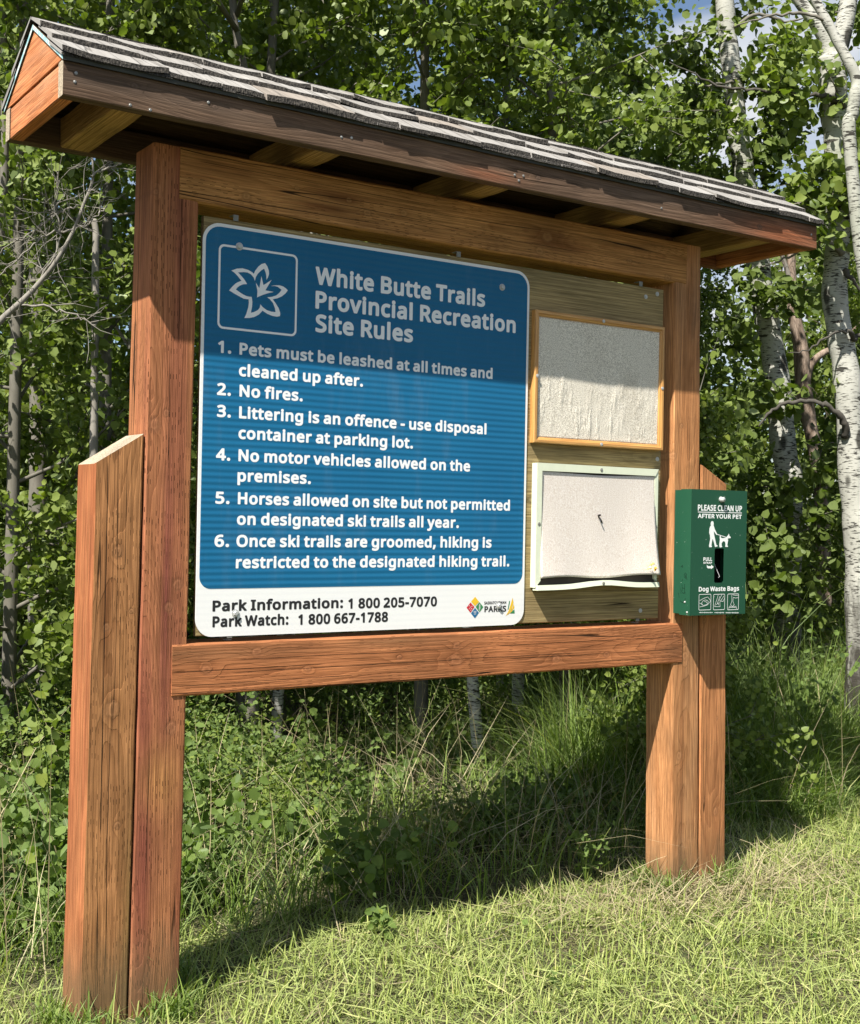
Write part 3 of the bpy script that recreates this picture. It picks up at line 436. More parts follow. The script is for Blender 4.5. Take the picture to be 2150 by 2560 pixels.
M_WING_L = wood("stained_cedar_post_brown", (0.385, 0.196, 0.092), (0.16, 0.070, 0.030), 23, (0.062, 0.085), 150, soil=True, alt=(0.21, 0.105, 0.042), alt_amt=0.6, incise=0.8, crack=0.7, knots=0.3, kd=(2.4, 7), across=14,
    eyes=((1.073, 0.066, 0.020), (1.509, 0.073, 0.015), (1.343, 0.116, 0.007), (0.75, 0.088, 0.010), (1.30, 0.045, 0.010)),
    checks=((0.72, 1.76, 0.040, 0.008, 0.0014), (0.30, 1.02, 0.060, 0.012, 0.0011), (1.50, 1.72, 0.070, 0.004, 0.0009), (1.45, 1.78, 0.095, 0.004, 0.0008), (0.2, 0.55, 0.035, 0.006, 0.0008), (0.9, 1.35, 0.085, 0.01, 0.0007)),
    stain=((1.33, 0.045, 0.18, 0.016, (0.12, 0.045, 0.018)), (0.35, 0.125, 0.4, 0.02, (0.20, 0.135, 0.055))))
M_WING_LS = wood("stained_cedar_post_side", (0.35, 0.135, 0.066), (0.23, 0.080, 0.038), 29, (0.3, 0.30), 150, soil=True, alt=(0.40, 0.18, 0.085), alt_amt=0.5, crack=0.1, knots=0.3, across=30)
M_POST_R = wood("stained_cedar_post_tan", (0.49, 0.252, 0.122), (0.28, 0.125, 0.055), 37, (0.07, 0.085), 140, soil=True, alt=(0.40, 0.18, 0.08), alt_amt=0.6, incise=0.3, crack=0.25, knots=0.5, wear=(0.35, 0.25, 0.17), wear_amt=0.35, kd=(2.0, 7),
    eyes=((0.75, 0.047, 0.014), (1.12, 0.069, 0.015), (1.866, -0.004, 0.012), (1.98, 0.03, 0.008)), checks=((0.2, 0.9, 0.066, 0.006, 0.0006), (1.6, 2.0, 0.075, 0.008, 0.0007)),
    stain=((0.55, 0.062, 0.5, 0.012, (0.24, 0.10, 0.045)), (0.05, 0.07, 0.25, 0.09, (0.33, 0.24, 0.16))))
M_WING_R = wood("stained_cedar_post_orange", (0.48, 0.228, 0.108), (0.24, 0.098, 0.045), 41, (0.078, 0.092), 125, soil=True, alt=(0.34, 0.15, 0.072), alt_amt=0.5, incise=0.25, crack=0.4, knots=0.4, kd=(2.2, 7),
    eyes=((1.253, 0.022, 0.011), (1.158, 0.078, 0.006), (0.518, 0.100, 0.013), (0.875, 0.10, 0.006)), checks=((0.5, 1.3, 0.02, 0.006, 0.0006),))
M_BEAM_T = wood("stained_cedar_beam_tan", (0.44, 0.235, 0.095), (0.24, 0.105, 0.040), 53, (0.08, 0.07), 150, alt=(0.36, 0.165, 0.062), alt_amt=0.5, incise=0.95, crack=0.3, knots=0.3, kd=(2.6, 8),
    eyes=((0.208, 0.043, 0.012), (0.374, 0.093, 0.007), (0.555, 0.085, 0.008), (0.621, 0.056, 0.012), (0.756, 0.076, 0.010), (1.343, 0.083, 0.018), (1.310, 0.030, 0.013), (1.917, 0.013, 0.012), (1.726, 0.049, 0.010)),
    checks=((0.05, 0.9, 0.118, 0.008, 0.0006), (0.9, 1.9, 0.050, 0.012, 0.0006)),
    stain=((0.52, 0.090, 0.12, 0.016, (0.10, 0.035, 0.013)), (0.47, 0.050, 0.11, 0.014, (0.11, 0.04, 0.015)), (1.35, 0.085, 0.10, 0.030, (0.16, 0.065, 0.024)), (1.42, 0.06, 0.12, 0.02, (0.15, 0.06, 0.022)), (0.12, 0.11, 0.14, 0.03, (0.20, 0.09, 0.035))))
M_BEAM_B = wood("stained_cedar_beam_red", (0.44, 0.188, 0.090), (0.185, 0.066, 0.030), 67, (0.06, 0.06), 150, alt=(0.30, 0.115, 0.05), alt_amt=0.6, incise=0.6, crack=0.6, knots=0.4, kd=(2.6, 8),
    eyes=((0.265, 0.116, 0.013), (0.106, 0.072, 0.013), (0.436, 0.057, 0.010), (0.766, 0.077, 0.008), (0.987, 0.106, 0.012), (0.988, 0.058, 0.020), (1.412, 0.044, 0.014), (1.62, 0.137, 0.009), (1.643, 0.047, 0.011), (1.98, 0.10, 0.010)),
    checks=((0.0, 0.50, 0.070, 0.010, 0.0010), (0.20, 1.10, 0.096, 0.012, 0.0008), (0.18, 1.50, 0.060, 0.016, 0.0009), (1.15, 2.02, 0.098, 0.012, 0.0010), (1.2, 2.02, 0.052, 0.012, 0.0009), (0.0, 0.6, 0.030, 0.010, 0.0008), (1.5, 2.02, 0.024, 0.008, 0.0008)),
    stain=((0.05, 0.12, 0.4, 0.025, (0.21, 0.105, 0.055)), (1.98, 0.05, 0.10, 0.05, (0.18, 0.09, 0.05)), (0.75, 0.13, 0.2, 0.02, (0.25, 0.13, 0.07))))
M_FASC = wood("weathered_fascia", (0.150, 0.105, 0.080), (0.085, 0.058, 0.045), 71, (0.05, -0.03), 190, alt=(0.115, 0.090, 0.078), alt_amt=0.5, crack=0.35, knots=0.5, wear=(0.20, 0.115, 0.075), wear_amt=0.22, eyes=((0.19, 0.06, 0.009), (0.42, 0.05, 0.008), (1.55, 0.045, 0.008), (2.6, 0.04, 0.010)), stain=((2.75, 0.03, 0.25, 0.05, (0.34, 0.115, 0.055)), (1.35, 0.02, 0.12, 0.02, (0.24, 0.10, 0.06))), kd=(1.8, 9), across=18)
M_GABLE = wood("gable_cedar", (0.52, 0.21, 0.095), (0.33, 0.11, 0.048), 83, (0.02, -0.05), 190, alt=(0.40, 0.16, 0.08), alt_amt=0.5, crack=0.25, knots=0.8, wear=(0.40, 0.30, 0.22), wear_amt=0.35)
M_RAFT = wood("pale_rafter", (0.40, 0.26, 0.115), (0.24, 0.14, 0.055), 97, (0.03, -0.05), 170, alt=(0.33, 0.22, 0.10), alt_amt=0.5, crack=0.3, knots=0.7)
M_PANEL = wood("treated_plywood", (0.34, 0.275, 0.150), (0.20, 0.150, 0.072), 103, (0.45, -0.30), 62, alt=(0.27, 0.225, 0.125), alt_amt=0.5, crack=0.2, knots=1.0, kd=(1.9, 5.5), across=7)
M_SHEATH = wood("roof_boards_dark", (0.10, 0.070, 0.045), (0.055, 0.038, 0.024), 109, (0.2, -0.1), 90, crack=0.3, knots=0.4)
M_END = wood("weathered_end_grain", (0.42, 0.38, 0.32), (0.29, 0.25, 0.20), 113, (0.02, -0.05), 190, crack=0.5, knots=0.0)

W = 0.1419; PL = -0.1908; RL = 1.8743
kiosk = empty("sign_kiosk", (0, 0, 0), "brown stained timber notice kiosk with two posts and a grey shingled gable roof", "kiosk")

# uprights: local x runs up, y to the right, z to the front
UP = lambda ox, oy, oz: basis((ox, oy, oz), (0, 0, 1), (1, 0, 0), (0, 1, 0))
Z0 = -0.25
def post(name, x, top, lean, mat, seed, bow, slope=0.0, y0=0.0, mats=None, wide=0.0):
    L = top - Z0
    def fn(v):
        s = v.x / L
        q = Vector(v)
        if slope and v.x > L - 1e-6: q.x = L + slope * v.y           # the sloping cut of the top
        q.y += wide * max(0, 1 - s * 1.6) * v.y / W + lean * (q.x + Z0 - 1.2) + bow * math.sin(math.pi * min(1, s)) ; return q
    me = board_mesh(L, W - 0.003, W, 0.005, wob=0.0016, seed=seed, fn=fn)
    if mats:
        me.polygons[-1].material_index = 1
        if len(mats) > 2:
            for p in me.polygons:
                if p.normal.y < -0.6: p.material_index = 2
    o = link(name, me, mats or mat, kiosk, UP(x, y0, Z0)); return o
post("post", PL, 2.409, 0.0103, M_POST_L, 1, 0.002, wide=0.012)
post("post", RL, 2.409, -0.0177, M_POST_R, 2, -0.002)
post("short_post", PL - W - 0.001, 1.500, 0.0103, None, 3, 0.001, slope=0.64, mats=[M_WING_L, M_END, M_WING_LS])
post("short_post", RL + W + 0.004, 1.590, -0.0177, None, 4, 0.0, slope=-0.64, mats=[M_WING_R, M_END])
# rails: local x to the right, y up, z to the front
RT = lambda ox, oy, oz: basis((ox, oy, oz), (1, 0, 0), (0, 0, 1), (0, -1, 0))
def rail(name, x0, x1, z0, z1, y0, y1, mat, seed, wob=0.0018, parent=None):
    me = board_mesh(x1 - x0, z1 - z0, y1 - y0, 0.005 if y1 - y0 > 0.06 else 0.002, wob=wob, seed=seed)
    return link(name, me, mat, parent or kiosk, RT(x0, y1, z0))
rail("top_rail", -0.1007, 1.9143, 2.2591, 2.4121, -0.003, 0.137, M_BEAM_T, 5)
rail("bottom_rail", -0.0961, 1.9241, 0.8467, 0.9951, -0.004, 0.136, M_BEAM_B, 6)
rail("back_panel", 0.004, 1.862, 1.0095, 2.2415, 0.064, 0.083, M_PANEL, 7, 0.0006)
M_STEEL = plain("zinc_steel", (0.50, 0.51, 0.50), 0.5, 0.4, 0.35)
M_CLIP = plain("shaded_galvanised", (0.22, 0.22, 0.20), 0.6, 0.3, 0.3)  # clip metal darkened: the shade they sit in is put into the colour
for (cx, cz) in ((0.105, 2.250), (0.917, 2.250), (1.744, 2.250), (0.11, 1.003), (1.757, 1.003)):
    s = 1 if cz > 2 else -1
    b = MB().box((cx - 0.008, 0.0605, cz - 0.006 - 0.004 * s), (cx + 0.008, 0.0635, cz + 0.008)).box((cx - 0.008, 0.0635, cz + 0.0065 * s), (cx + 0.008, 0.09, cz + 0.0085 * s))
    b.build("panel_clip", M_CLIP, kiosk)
M_SCREW = plain("screw_head", (0.34, 0.33, 0.30), 0.45, 0.5, 0.6)
def bolt(name, x, y, z, r, parent, mat, hexa=True, h=0.006):
    b = MB(); n = 6 if hexa else 12
    b.tube([(x, y, z), (x, y - h * 0.75, z), (x, y - h, z)], [r, r, r * 0.78], n)
    b.tube([(x, y + 0.0006, z), (x, y - 0.0012, z)], [r * 1.5, r * 1.5], 16)
    return b.build(name, mat, parent, smooth=False)
for (cx, cz) in ((1.772, 2.205), (1.845, 1.605), (1.772, 1.040), (1.83, 2.222)):
    bolt("screw", cx, 0.0635, cz, 0.0055, kiosk, M_STEEL, True, 0.004)

# ---- roof
FA = -0.1864; FZ0, FZ1 = 2.4277, 2.5179; FXL, FXR = -0.4984, 2.4213; FB = W - FA; YR = W / 2; GZ = 2.672; TH = 0.038
SL = (GZ - FZ1) / (YR - FA); ANG = math.atan(SL)
def zs(y): return GZ - SL * abs(y - YR)                              # underside of the roof boards
t = NT("roof_edge_paint"); co = t.coord(); n = t.noise(co, 60, 3)
t.set('Base Color', t.mix(t.rng(n, 0.42, 0.6), (0.26, 0.47, 0.50), (0.60, 0.66, 0.62))); t.set('Roughness', 0.7); M_BLUE_EDGE = t.mat
t = NT("roof_edge_dark"); n = t.noise(t.map(t.coord(), (14, 60, 60)), 1, 4)
t.set('Base Color', t.mix(n, (0.020, 0.024, 0.022), (0.085, 0.085, 0.072))); t.set('Roughness', 0.9); t.bump(n, 0.8, 0.01); M_DARK_EDGE = t.mat
b = MB(); TV = 0.013
for sgn in (1, -1):
    ys = [YR, YR - sgn * (YR - FA + 0.008)]
    x0, x1 = FXL - 0.004, FXR + 0.012
    q = [(x0, ys[1], zs(ys[1]) + 0.001), (x1, ys[1], zs(ys[1]) + 0.001), (x1, ys[0], zs(ys[0]) + 0.001), (x0, ys[0], zs(ys[0]) + 0.001)]
    v = q + [(p[0], p[1], p[2] + TV) for p in q]
    k = len(b.v); b.v += v
    b.f += [(k, k + 3, k + 2, k + 1), (k + 4, k + 5, k + 6, k + 7), (k, k + 1, k + 5, k + 4), (k + 1, k + 2, k + 6, k + 5), (k + 3, k, k + 4, k + 7)]
    b.mi += [0, 0, 2, 1, 1]
roof = b.build("roof", [M_SHEATH, M_BLUE_EDGE, M_DARK_EDGE], kiosk)
fm = board_mesh(FXR - FXL, FZ1 - FZ0, TH, 0.003, wob=0.0012, seed=8)
for p in fm.polygons[-2:]: p.material_index = 1
link("fascia", fm, [M_FASC, M_END], roof, RT(FXL, FA + TH, FZ0))
link("fascia", fm.copy(), [], roof, RT(FXL, FB, FZ0))
for x0 in (FXL + 0.003, FXR - TH - 0.003):
    gl = FB - FA - 2 * TH - 0.002
    gm = board_mesh(gl, FZ1 - FZ0 - 0.001, TH, 0.003, wob=0.001, seed=9)
    o = link("gable_board", gm, M_GABLE, roof, basis((x0 + TH, FA + TH + 0.001, FZ0 + 0.0005), (0, 1, 0), (0, 0, 1), (1, 0, 0)) if False else basis((x0, FA + TH + 0.001, FZ0 + 0.0005), (0, 1, 0), (0, 0, 1), (1, 0, 0)))
    # the triangle above it, rings running along y
    zb = FZ1 + 0.004; yl = YR - (GZ - zb) / SL; yr = 2 * YR - yl
    tv = [(0, 0, 0), (yr - yl, 0, 0), (YR - yl, GZ - zb - 0.001, 0)]
    tv = tv + [(p[0], p[1], TH) for p in tv]
    tm = MB().add(tv, [(2, 1, 0), (3, 4, 5), (0, 1, 4, 3), (1, 2, 5, 4), (2, 0, 3, 5)])
    o = tm.build("gable_board", M_GABLE, roof, matrix=basis((x0 - 0.002, yl, zb), (0, 1, 0), (0, 0, 1), (1, 0, 0)))
rl = FB - FA - 2 * TH - 0.004
for i, x in enumerate((-0.352, 0.255, 0.880, 1.515, 2.13)):
    rm = board_mesh(rl, 0.088, 0.086, 0.004, wob=0.003, seed=20 + i)
    link("rafter", rm, M_RAFT, roof, basis((x + 0.088, FA + TH + 0.002, FZ0 + 0.003), (0, 1, 0), (-1, 0, 0), (0, 0, 1)))
for (x0, x1) in ((FXL + TH + 0.01, -0.36), (-0.25, 0.25), (0.36, 0.87), (0.98, 1.505), (1.62, 2.12), (2.235, FXR - TH - 0.01)):
    rail("nailing_strip", x0, x1, FZ0 + 0.036, FZ0 + 0.072, FA + TH + 0.001, FA + TH + 0.034, M_RAFT, 31, parent=roof)
# nails in the fascia
for (px, pz) in ((-0.465, 2.489), (-0.468, 2.466), (-0.32, 2.436), (-0.265, 2.434), (0.318, 2.470), (0.352, 2.474), (0.955, 2.467), (0.99, 2.470), (0.972, 2.452), (1.60, 2.46), (2.39, 2.48), (-0.10, 2.487)):
    bolt("nail", px, FA, pz, 0.0028, roof, M_SCREW, False, 0.002)

t = NT("grey_weathered_shingle"); co = t.coord(); isl = t.island()
x, y, z = t.sep(co)
off = t.m('MULTIPLY', isl, 37.0)
gv = t.vec(t.m('ADD', t.m('MULTIPLY', x, 60), off), t.m('MULTIPLY', y, 2.2), t.m('ADD', t.m('MULTIPLY', z, 2.2), off))
g = t.noise(gv, 1, 4, 0.62)
base = t.mix(isl, (0.250, 0.238, 0.223), (0.310, 0.298, 0.282))
base = t.mix(t.rng(isl, 0.86, 0.9), base, (0.255, 0.225, 0.195))
c = t.mix(1.0, base, t.mix(t.rng(g, 0.25, 0.75), (0.80, 0.79, 0.78), (1.12, 1.12, 1.12)), 'MULTIPLY')
crk = t.rng(t.m('ABSOLUTE', t.m('SUBTRACT', t.noise(gv, 0.55, 1), 0.5)), 0.0, 0.022, 1.0, 0.0)
c = t.mix(t.m('MULTIPLY', crk, 0.6), c, (0.10, 0.09, 0.08))
sp = t.rng(t.noise(co, 24, 4), 0.56, 0.70)
c = t.mix(t.m('MULTIPLY', sp, 0.35), c, (0.13, 0.12, 0.10))
t.set('Base Color', c); t.set('Roughness', 0.88); t.bump(t.m('SUBTRACT', g, crk), 0.8, 0.004); M_SHING = t.mat
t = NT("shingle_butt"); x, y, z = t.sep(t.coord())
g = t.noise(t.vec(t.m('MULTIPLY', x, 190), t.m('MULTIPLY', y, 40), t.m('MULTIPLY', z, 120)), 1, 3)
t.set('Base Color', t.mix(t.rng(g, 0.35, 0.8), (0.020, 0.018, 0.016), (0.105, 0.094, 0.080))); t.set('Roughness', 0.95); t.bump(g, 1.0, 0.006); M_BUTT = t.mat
rs = random.Random(5)
sb = MB()
def shingle(x0, x1, yb, yt, hb, ht, sgn, butt, cup):
    """one split shingle: butt edge at yb (height hb above the roof boards), thin edge at yt"""
    n = 4; rows = []
    P = lambda x, y, h: (x, y if sgn > 0 else 2 * YR - y, zs(y) + h)
    k = len(sb.v)
    sk = rs.uniform(-0.004, 0.004)
    for j in range(n + 1):
        u = j / n; x = x0 + (x1 - x0) * u
        cu = cup * (4 * (u - 0.5) ** 2 - 0.4) + rs.uniform(-0.0011, 0.0011)
        dy = sk * (u - 0.5) + rs.uniform(-0.0012, 0.0012)
        sb.v += [P(x, yb + dy, hb - butt + cu), P(x, yb + dy + 0.002, hb + cu), P(x, yt, ht + cu * 0.2), P(x, yt, ht - 0.006 + cu * 0.2)]
    for j in range(n):
        a = k + j * 4; c2 = a + 4
        for q, mm in (((0, 1), 1), ((1, 2), 0), ((2, 3), 1), ((3, 0), 1)):
            sb.f.append((a + q[0], a + q[1], c2 + q[1], c2 + q[0]) if sgn < 0 else (a + q[0], c2 + q[0], c2 + q[1], a + q[1])); sb.mi.append(mm)
    sb.f += [(k, k + 1, k + 2, k + 3), (k + n * 4 + 3, k + n * 4 + 2, k + n * 4 + 1, k + n * 4)]; sb.mi += [0, 0]
for sgn in (1, -1):
    for ci, (yb, yt, hb, ht) in enumerate(((-0.204, -0.075, 0.0335, 0.0255), (-0.112, 0.010, 0.0400, 0.0290), (-0.024, YR + 0.004, 0.0450, 0.0365))):
        x = FXL - 0.012 + rs.uniform(0, 0.006); xe = FXR + 0.020
        first = True
        while x < xe - 0.03:
            w = rs.choice([0.10, 0.14, 0.18, 0.22, 0.26, 0.30]) * rs.uniform(0.9, 1.1)
            if xe - x - w < 0.06: w = xe - x
            j = rs.uniform(-0.0065, 0.0065)
            miss = rs.uniform(-0.004, 0.003)
            shingle(x, x + w - rs.uniform(0.001, 0.005), yb + j, yt, hb + miss, ht + miss * 0.5, sgn, 0.0138 + rs.uniform(-0.0025, 0.0035), rs.uniform(-0.003, 0.0065) * (w / 0.15))
            x += w
# starter course under the eave
for sgn in (1, -1):
    x = FXL - 0.008
    while x < FXR:
        w = rs.uniform(0.12, 0.2); shingle(x, min(x + w - 0.003, FXR + 0.015), -0.200 + rs.uniform(-0.003, 0.003), -0.09, 0.0195, 0.015, sgn, 0.006, 0.0); x += w
sb.build("shingles", [M_SHING, M_BUTT], roof)

# ------------------------------------------------------------------ information sign
t = NT("sign_white_sheeting"); co = t.coord(); x, y, z = t.sep(co)
hx = t.m('FRACT', t.m('ADD', t.m('DIVIDE', x, 0.006), t.m('MULTIPLY', t.m('FLOOR', t.m('DIVIDE', z, 0.003)), 0.5)))
band = t.rng(t.m('SINE', t.m('MULTIPLY', z, 2 * math.pi / 0.0185)), -0.4, 0.9)
t.set('Base Color', t.mix(t.m('MULTIPLY', band, 0.16), (0.80, 0.80, 0.79), (0.66, 0.67, 0.68))); t.set('Roughness', 0.35); t.set('Specular IOR Level', 0.2); M_SWHITE = t.mat
t = NT("sign_blue_film"); co = t.coord(); x, y, z = t.sep(co)
zb = t.m('ADD', z, t.m('MULTIPLY', t.noise(t.map(co, (3, 1, 3)), 1, 1), 0.004))
micro = t.noise(t.map(co, (240, 1, 420)), 1, 1)
bl = t.mix(t.rng(t.noise(t.map(co, (1.6, 1, 2.2)), 1, 3), 0.3, 0.7), (0.0112, 0.122, 0.258), (0.0132, 0.136, 0.276))
ribs = t.m('SINE', t.m('MULTIPLY', zb, 2 * math.pi / 0.0187))
dust = t.m('MULTIPLY', t.rng(t.noise(t.map(co, (9, 1, 2.0)), 1, 5, 0.65), 0.5, 0.8), 0.08)
bl = t.mix(dust, bl, (0.45, 0.45, 0.42))
bl = t.mix(1.0, bl, t.mix(micro, (0.88, 0.88, 0.88), (1.12, 1.12, 1.12)), 'MULTIPLY')
t.set('Base Color', bl); t.set('Roughness', 0.26); t.set('Specular IOR Level', 0.16)
dent = t.noise(t.map(co, (2.2, 1, 1.6)), 1, 1)
t.bump(t.m('ADD', t.m('ADD', t.m('MULTIPLY', dent, 6.0), t.m('MULTIPLY', micro, 0.06)), t.m('MULTIPLY', ribs, 0.30)), 1.0, 0.001); M_SBLUE = t.mat
M_LETW = plain("sign_white_lettering", (0.82, 0.83, 0.84), 0.4, 0.2, var=0.02)
M_LETK = plain("sign_black_lettering", (0.018, 0.018, 0.02), 0.35, 0.5, var=0.02)
S0, S1 = 1.0067, 2.2257; SW = 1.219; SY = 0.0595
sv, sf = slab(rrect(0, S0, SW, S1, (0.052, 0.055, 0.055, 0.052)), SY, SY + 0.0032)
sme = mesh_from(sv, sf)
sign = link("information_sign", sme, M_SWHITE)
tag(sign, "big blue site rules sign with white lettering and a white footer strip", "sign")
fv, ff = slab(rrect(0.0095, 1.1482, SW - 0.0095, S1 - 0.0100, (0.036, 0.046, 0.046, 0.036)), SY - 0.0006, SY + 0.0004)
link("blue_field", mesh_from(fv, ff), M_SBLUE, sign)
YL = SY - 0.0010
f = Flat(YL)
f.text("White Butte Trails", 0.3755, 1.0278, 2.0840, 0.0555)
f.text("Provincial Recreation", 0.3771, 1.1604, 2.0092, 0.0555)
f.text("Site Rules", 0.3787, 0.7395, 1.9370, 0.0555)
f.build("title_lettering", M_LETW, sign)
cp = 0.0362
for (num, nx0, nx1, rows) in (
    ("1.", 0.0543, 0.0969, (("Pets must be leashed at all times and", 0.1234, 1.0651, 1.8440), ("cleaned up after.", 0.1230, 0.5535, 1.7800))),
    ("2.", 0.0536, 0.0982, (("No fires.", 0.1261, 0.3390, 1.7190),)),
    ("3.", 0.0549, 0.0995, (("Littering is an offence - use disposal", 0.1261, 1.0435, 1.6545), ("container at parking lot.", 0.1254, 0.7472, 1.5930))),
    ("4.", 0.0544, 0.1003, (("No motor vehicles allowed on the", 0.1268, 0.9781, 1.5265), ("premises.", 0.1249, 0.3730, 1.4660))),
    ("5.", 0.0550, 0.1006, (("Horses allowed on site but not permitted", 0.1275, 1.1495, 1.3985), ("on designated ski trails all year.", 0.1258, 0.9362, 1.3368))),
    ("6.", 0.0548, 0.1020, (("Once ski trails are groomed, hiking is", 0.1256, 1.0737, 1.2712), ("restricted to the designated hiking trail.", 0.1249, 1.1512, 1.2075)))):
    f = Flat(YL); f.text(num, nx0, nx1, rows[0][3], cp)
    for (s, a, bb, zz_) in rows: f.text(s, a, bb, zz_, cp)
    f.build("rule_lettering", M_LETW, sign)
f = Flat(SY - 0.0005)
f.text("Park Information:", 0.0527, 0.4960, 1.0810, 0.0325); f.text("1 800 205-7070", 0.5150, 0.8536, 1.0780, 0.0325)
f.text("Park Watch:", 0.0536, 0.3045, 1.0345, 0.0325); f.text("1 800 667-1788", 0.3383, 0.6638, 1.0325, 0.0325)
f.build("phone_lettering", M_LETK, sign)
# flower emblem in its rounded frame
f = Flat(YL)
o_ = rrect(0.0505, 1.9155, 0.3130, 2.1655, 0.018); i_ = rrect(0.0570, 1.9220, 0.3065, 2.1590, 0.013)
f.polys([o_, i_])
FL = [(365, 608), (450, 578), (540, 572), (630, 598), (690, 632), (718, 658), (740, 610), (790, 545), (840, 505), (895, 490), (930, 540), (955, 610), (957, 665), (942, 715), (918, 755), (915, 690), (905, 640), (880, 578), (830, 610), (780, 660), (750, 710), (735, 772), (715, 715), (670, 665), (620, 640), (560, 632), (470, 638), (520, 690), (570, 750), (612, 820), (550, 825), (500, 845), (465, 870), (435, 905), (490, 945), (550, 985), (600, 1008), (640, 1018), (685, 1022), (695, 1100), (690, 1180), (672, 1272), (720, 1262), (780, 1232), (810, 1195), (822, 1140), (860, 1185), (920, 1230), (990, 1255), (1060, 1262), (1050, 1200), (1020, 1120), (970, 1060), (930, 1030), (1000, 1022), (1070, 1000), (1120, 960), (1155, 912), (1100, 868), (1050, 852), (985, 852), (1040, 842), (1120, 840), (1180, 858), (1225, 890), (1253, 920), (1220, 965), (1160, 1015), (1090, 1045), (1018, 1060), (1060, 1120), (1110, 1200), (1135, 1280), (1130, 1325), (1080, 1335), (1010, 1322), (930, 1290), (855, 1240), (800, 1300), (730, 1338), (650, 1355), (570, 1355), (600, 1290), (630, 1190), (640, 1120), (636, 1062), (560, 1052), (480, 1010), (400, 965), (330, 920), (380, 860), (430, 812), (480, 785), (522, 770), (460, 690), (410, 640)]
FW = [[0.0923, 2.0907], [0.1096, 2.0986], [0.1282, 2.102], [0.147, 2.0995], [0.1596, 2.0946], [0.1656, 2.0904], [0.17, 2.1001], [0.1803, 2.1138], [0.1906, 2.1228], [0.2022, 2.1271], [0.2098, 2.1185], [0.2154, 2.1058], [0.2161, 2.0953], [0.2131, 2.0854], [0.2081, 2.0771], [0.2072, 2.0894], [0.2049, 2.0987], [0.1994, 2.1099], [0.1889, 2.1025], [0.1786, 2.0916], [0.1725, 2.0813], [0.1696, 2.0692], [0.1652, 2.0795], [0.1556, 2.0878], [0.1451, 2.0913], [0.1326, 2.0912], [0.114, 2.0878], [0.1245, 2.0792], [0.1351, 2.0691], [0.1441, 2.0569], [0.1313, 2.0545], [0.121, 2.0494], [0.1139, 2.0439], [0.1078, 2.0365], [0.1193, 2.0303], [0.1319, 2.0242], [0.1424, 2.021], [0.1507, 2.0201], [0.1601, 2.0204], [0.1626, 2.0058], [0.1618, 1.9905], [0.1584, 1.9726], [0.1684, 1.9756], [0.1809, 1.9827], [0.1871, 1.9904], [0.1894, 2.0012], [0.1976, 1.9935], [0.2105, 1.9863], [0.2255, 1.9831], [0.2405, 1.9833], [0.2381, 1.995], [0.2313, 2.0097], [0.2204, 2.02], [0.2118, 2.0248], [0.2267, 2.028], [0.2415, 2.0339], [0.2521, 2.0429], [0.2594, 2.053], [0.2474, 2.0601], [0.2367, 2.0619], [0.2228, 2.0602], [0.2345, 2.0635], [0.2516, 2.066], [0.2646, 2.064], [0.2744, 2.059], [0.2806, 2.0539], [0.2737, 2.0444], [0.2609, 2.0333], [0.246, 2.0258], [0.2307, 2.0211], [0.2399, 2.0106], [0.2509, 1.9964], [0.2566, 1.9816], [0.2558, 1.9728], [0.2451, 1.9698], [0.23, 1.9707], [0.2129, 1.975], [0.1968, 1.9829], [0.1854, 1.9702], [0.1708, 1.9614], [0.1542, 1.9564], [0.1375, 1.9546], [0.1435, 1.9676], [0.1493, 1.9872], [0.1511, 2.0007], [0.1501, 2.0117], [0.1342, 2.0118], [0.1175, 2.0178], [0.1008, 2.0244], [0.0863, 2.0312], [0.0963, 2.0437], [0.1064, 2.0539], [0.1166, 2.0603], [0.1252, 2.0642], [0.1121, 2.0777], [0.1016, 2.0858]]
f.polys([FW])
f.polys([[(0.178, 2.0209), (0.1787, 2.0401), (0.1729, 2.0642), (0.1848, 2.0494), (0.191, 2.0855), (0.1983, 2.06), (0.2252, 2.0791), (0.205, 2.0451), (0.2328, 2.0435), (0.2137, 2.0374), (0.1947, 2.0295)]])
f.build("flower_emblem", M_LETW, sign)
# parks logo
LM = [plain("logo_" + n, c, 0.35, 0.5, var=0.02) for n, c in (("yellow", (0.78, 0.50, 0.03)), ("red", (0.55, 0.025, 0.035)), ("green", (0.035, 0.22, 0.075)), ("blue", (0.02, 0.14, 0.30)), ("black", (0.03, 0.03, 0.03)), ("white", (0.8, 0.8, 0.8)))]
f = Flat(SY - 0.0005)
f.polys([[(1.0090, 1.1063), (1.0262, 1.0888), (1.0092, 1.0750), (0.9925, 1.0902)]], 0)
f.polys([[(0.9900, 1.0875), (1.0068, 1.0722), (0.9907, 1.0530), (0.9740, 1.0705)]], 1)
f.polys([[(1.0278, 1.0876), (1.0440, 1.0711), (1.0284, 1.0535), (1.0118, 1.0722)]], 2)
f.polys([[(1.0093, 1.0690), (1.0262, 1.0520), (1.0096, 1.0337), (0.9930, 1.0508)]], 3)
f.text("SASKATCHEWAN", 1.0478, 1.1412, 1.0795, 0.0098, 4); f.text("PARKS", 1.0490, 1.1418, 1.0530, 0.0205, 4)
f.polys([[(1.1392, 1.0374), (1.1506, 1.0523), (1.1600, 1.0753), (1.1680, 1.0997), (1.1730, 1.0840), (1.1660, 1.0640), (1.1540, 1.0490)]], 0)
f.polys([[(1.1740, 1.0790), (1.1769, 1.0656), (1.1653, 1.0519), (1.1430, 1.0385), (1.1570, 1.0500), (1.1680, 1.0640)]], 0)
f.polys([[(1.1542, 1.0895), (1.1580, 1.0883), (1.1519, 1.0616), (1.1475, 1.0582)]], 2)
f.polys([[(1.1770, 1.0598), (1.1788, 1.0457), (1.1581, 1.0462)]], 2)
fw = Flat(SY - 0.0008)
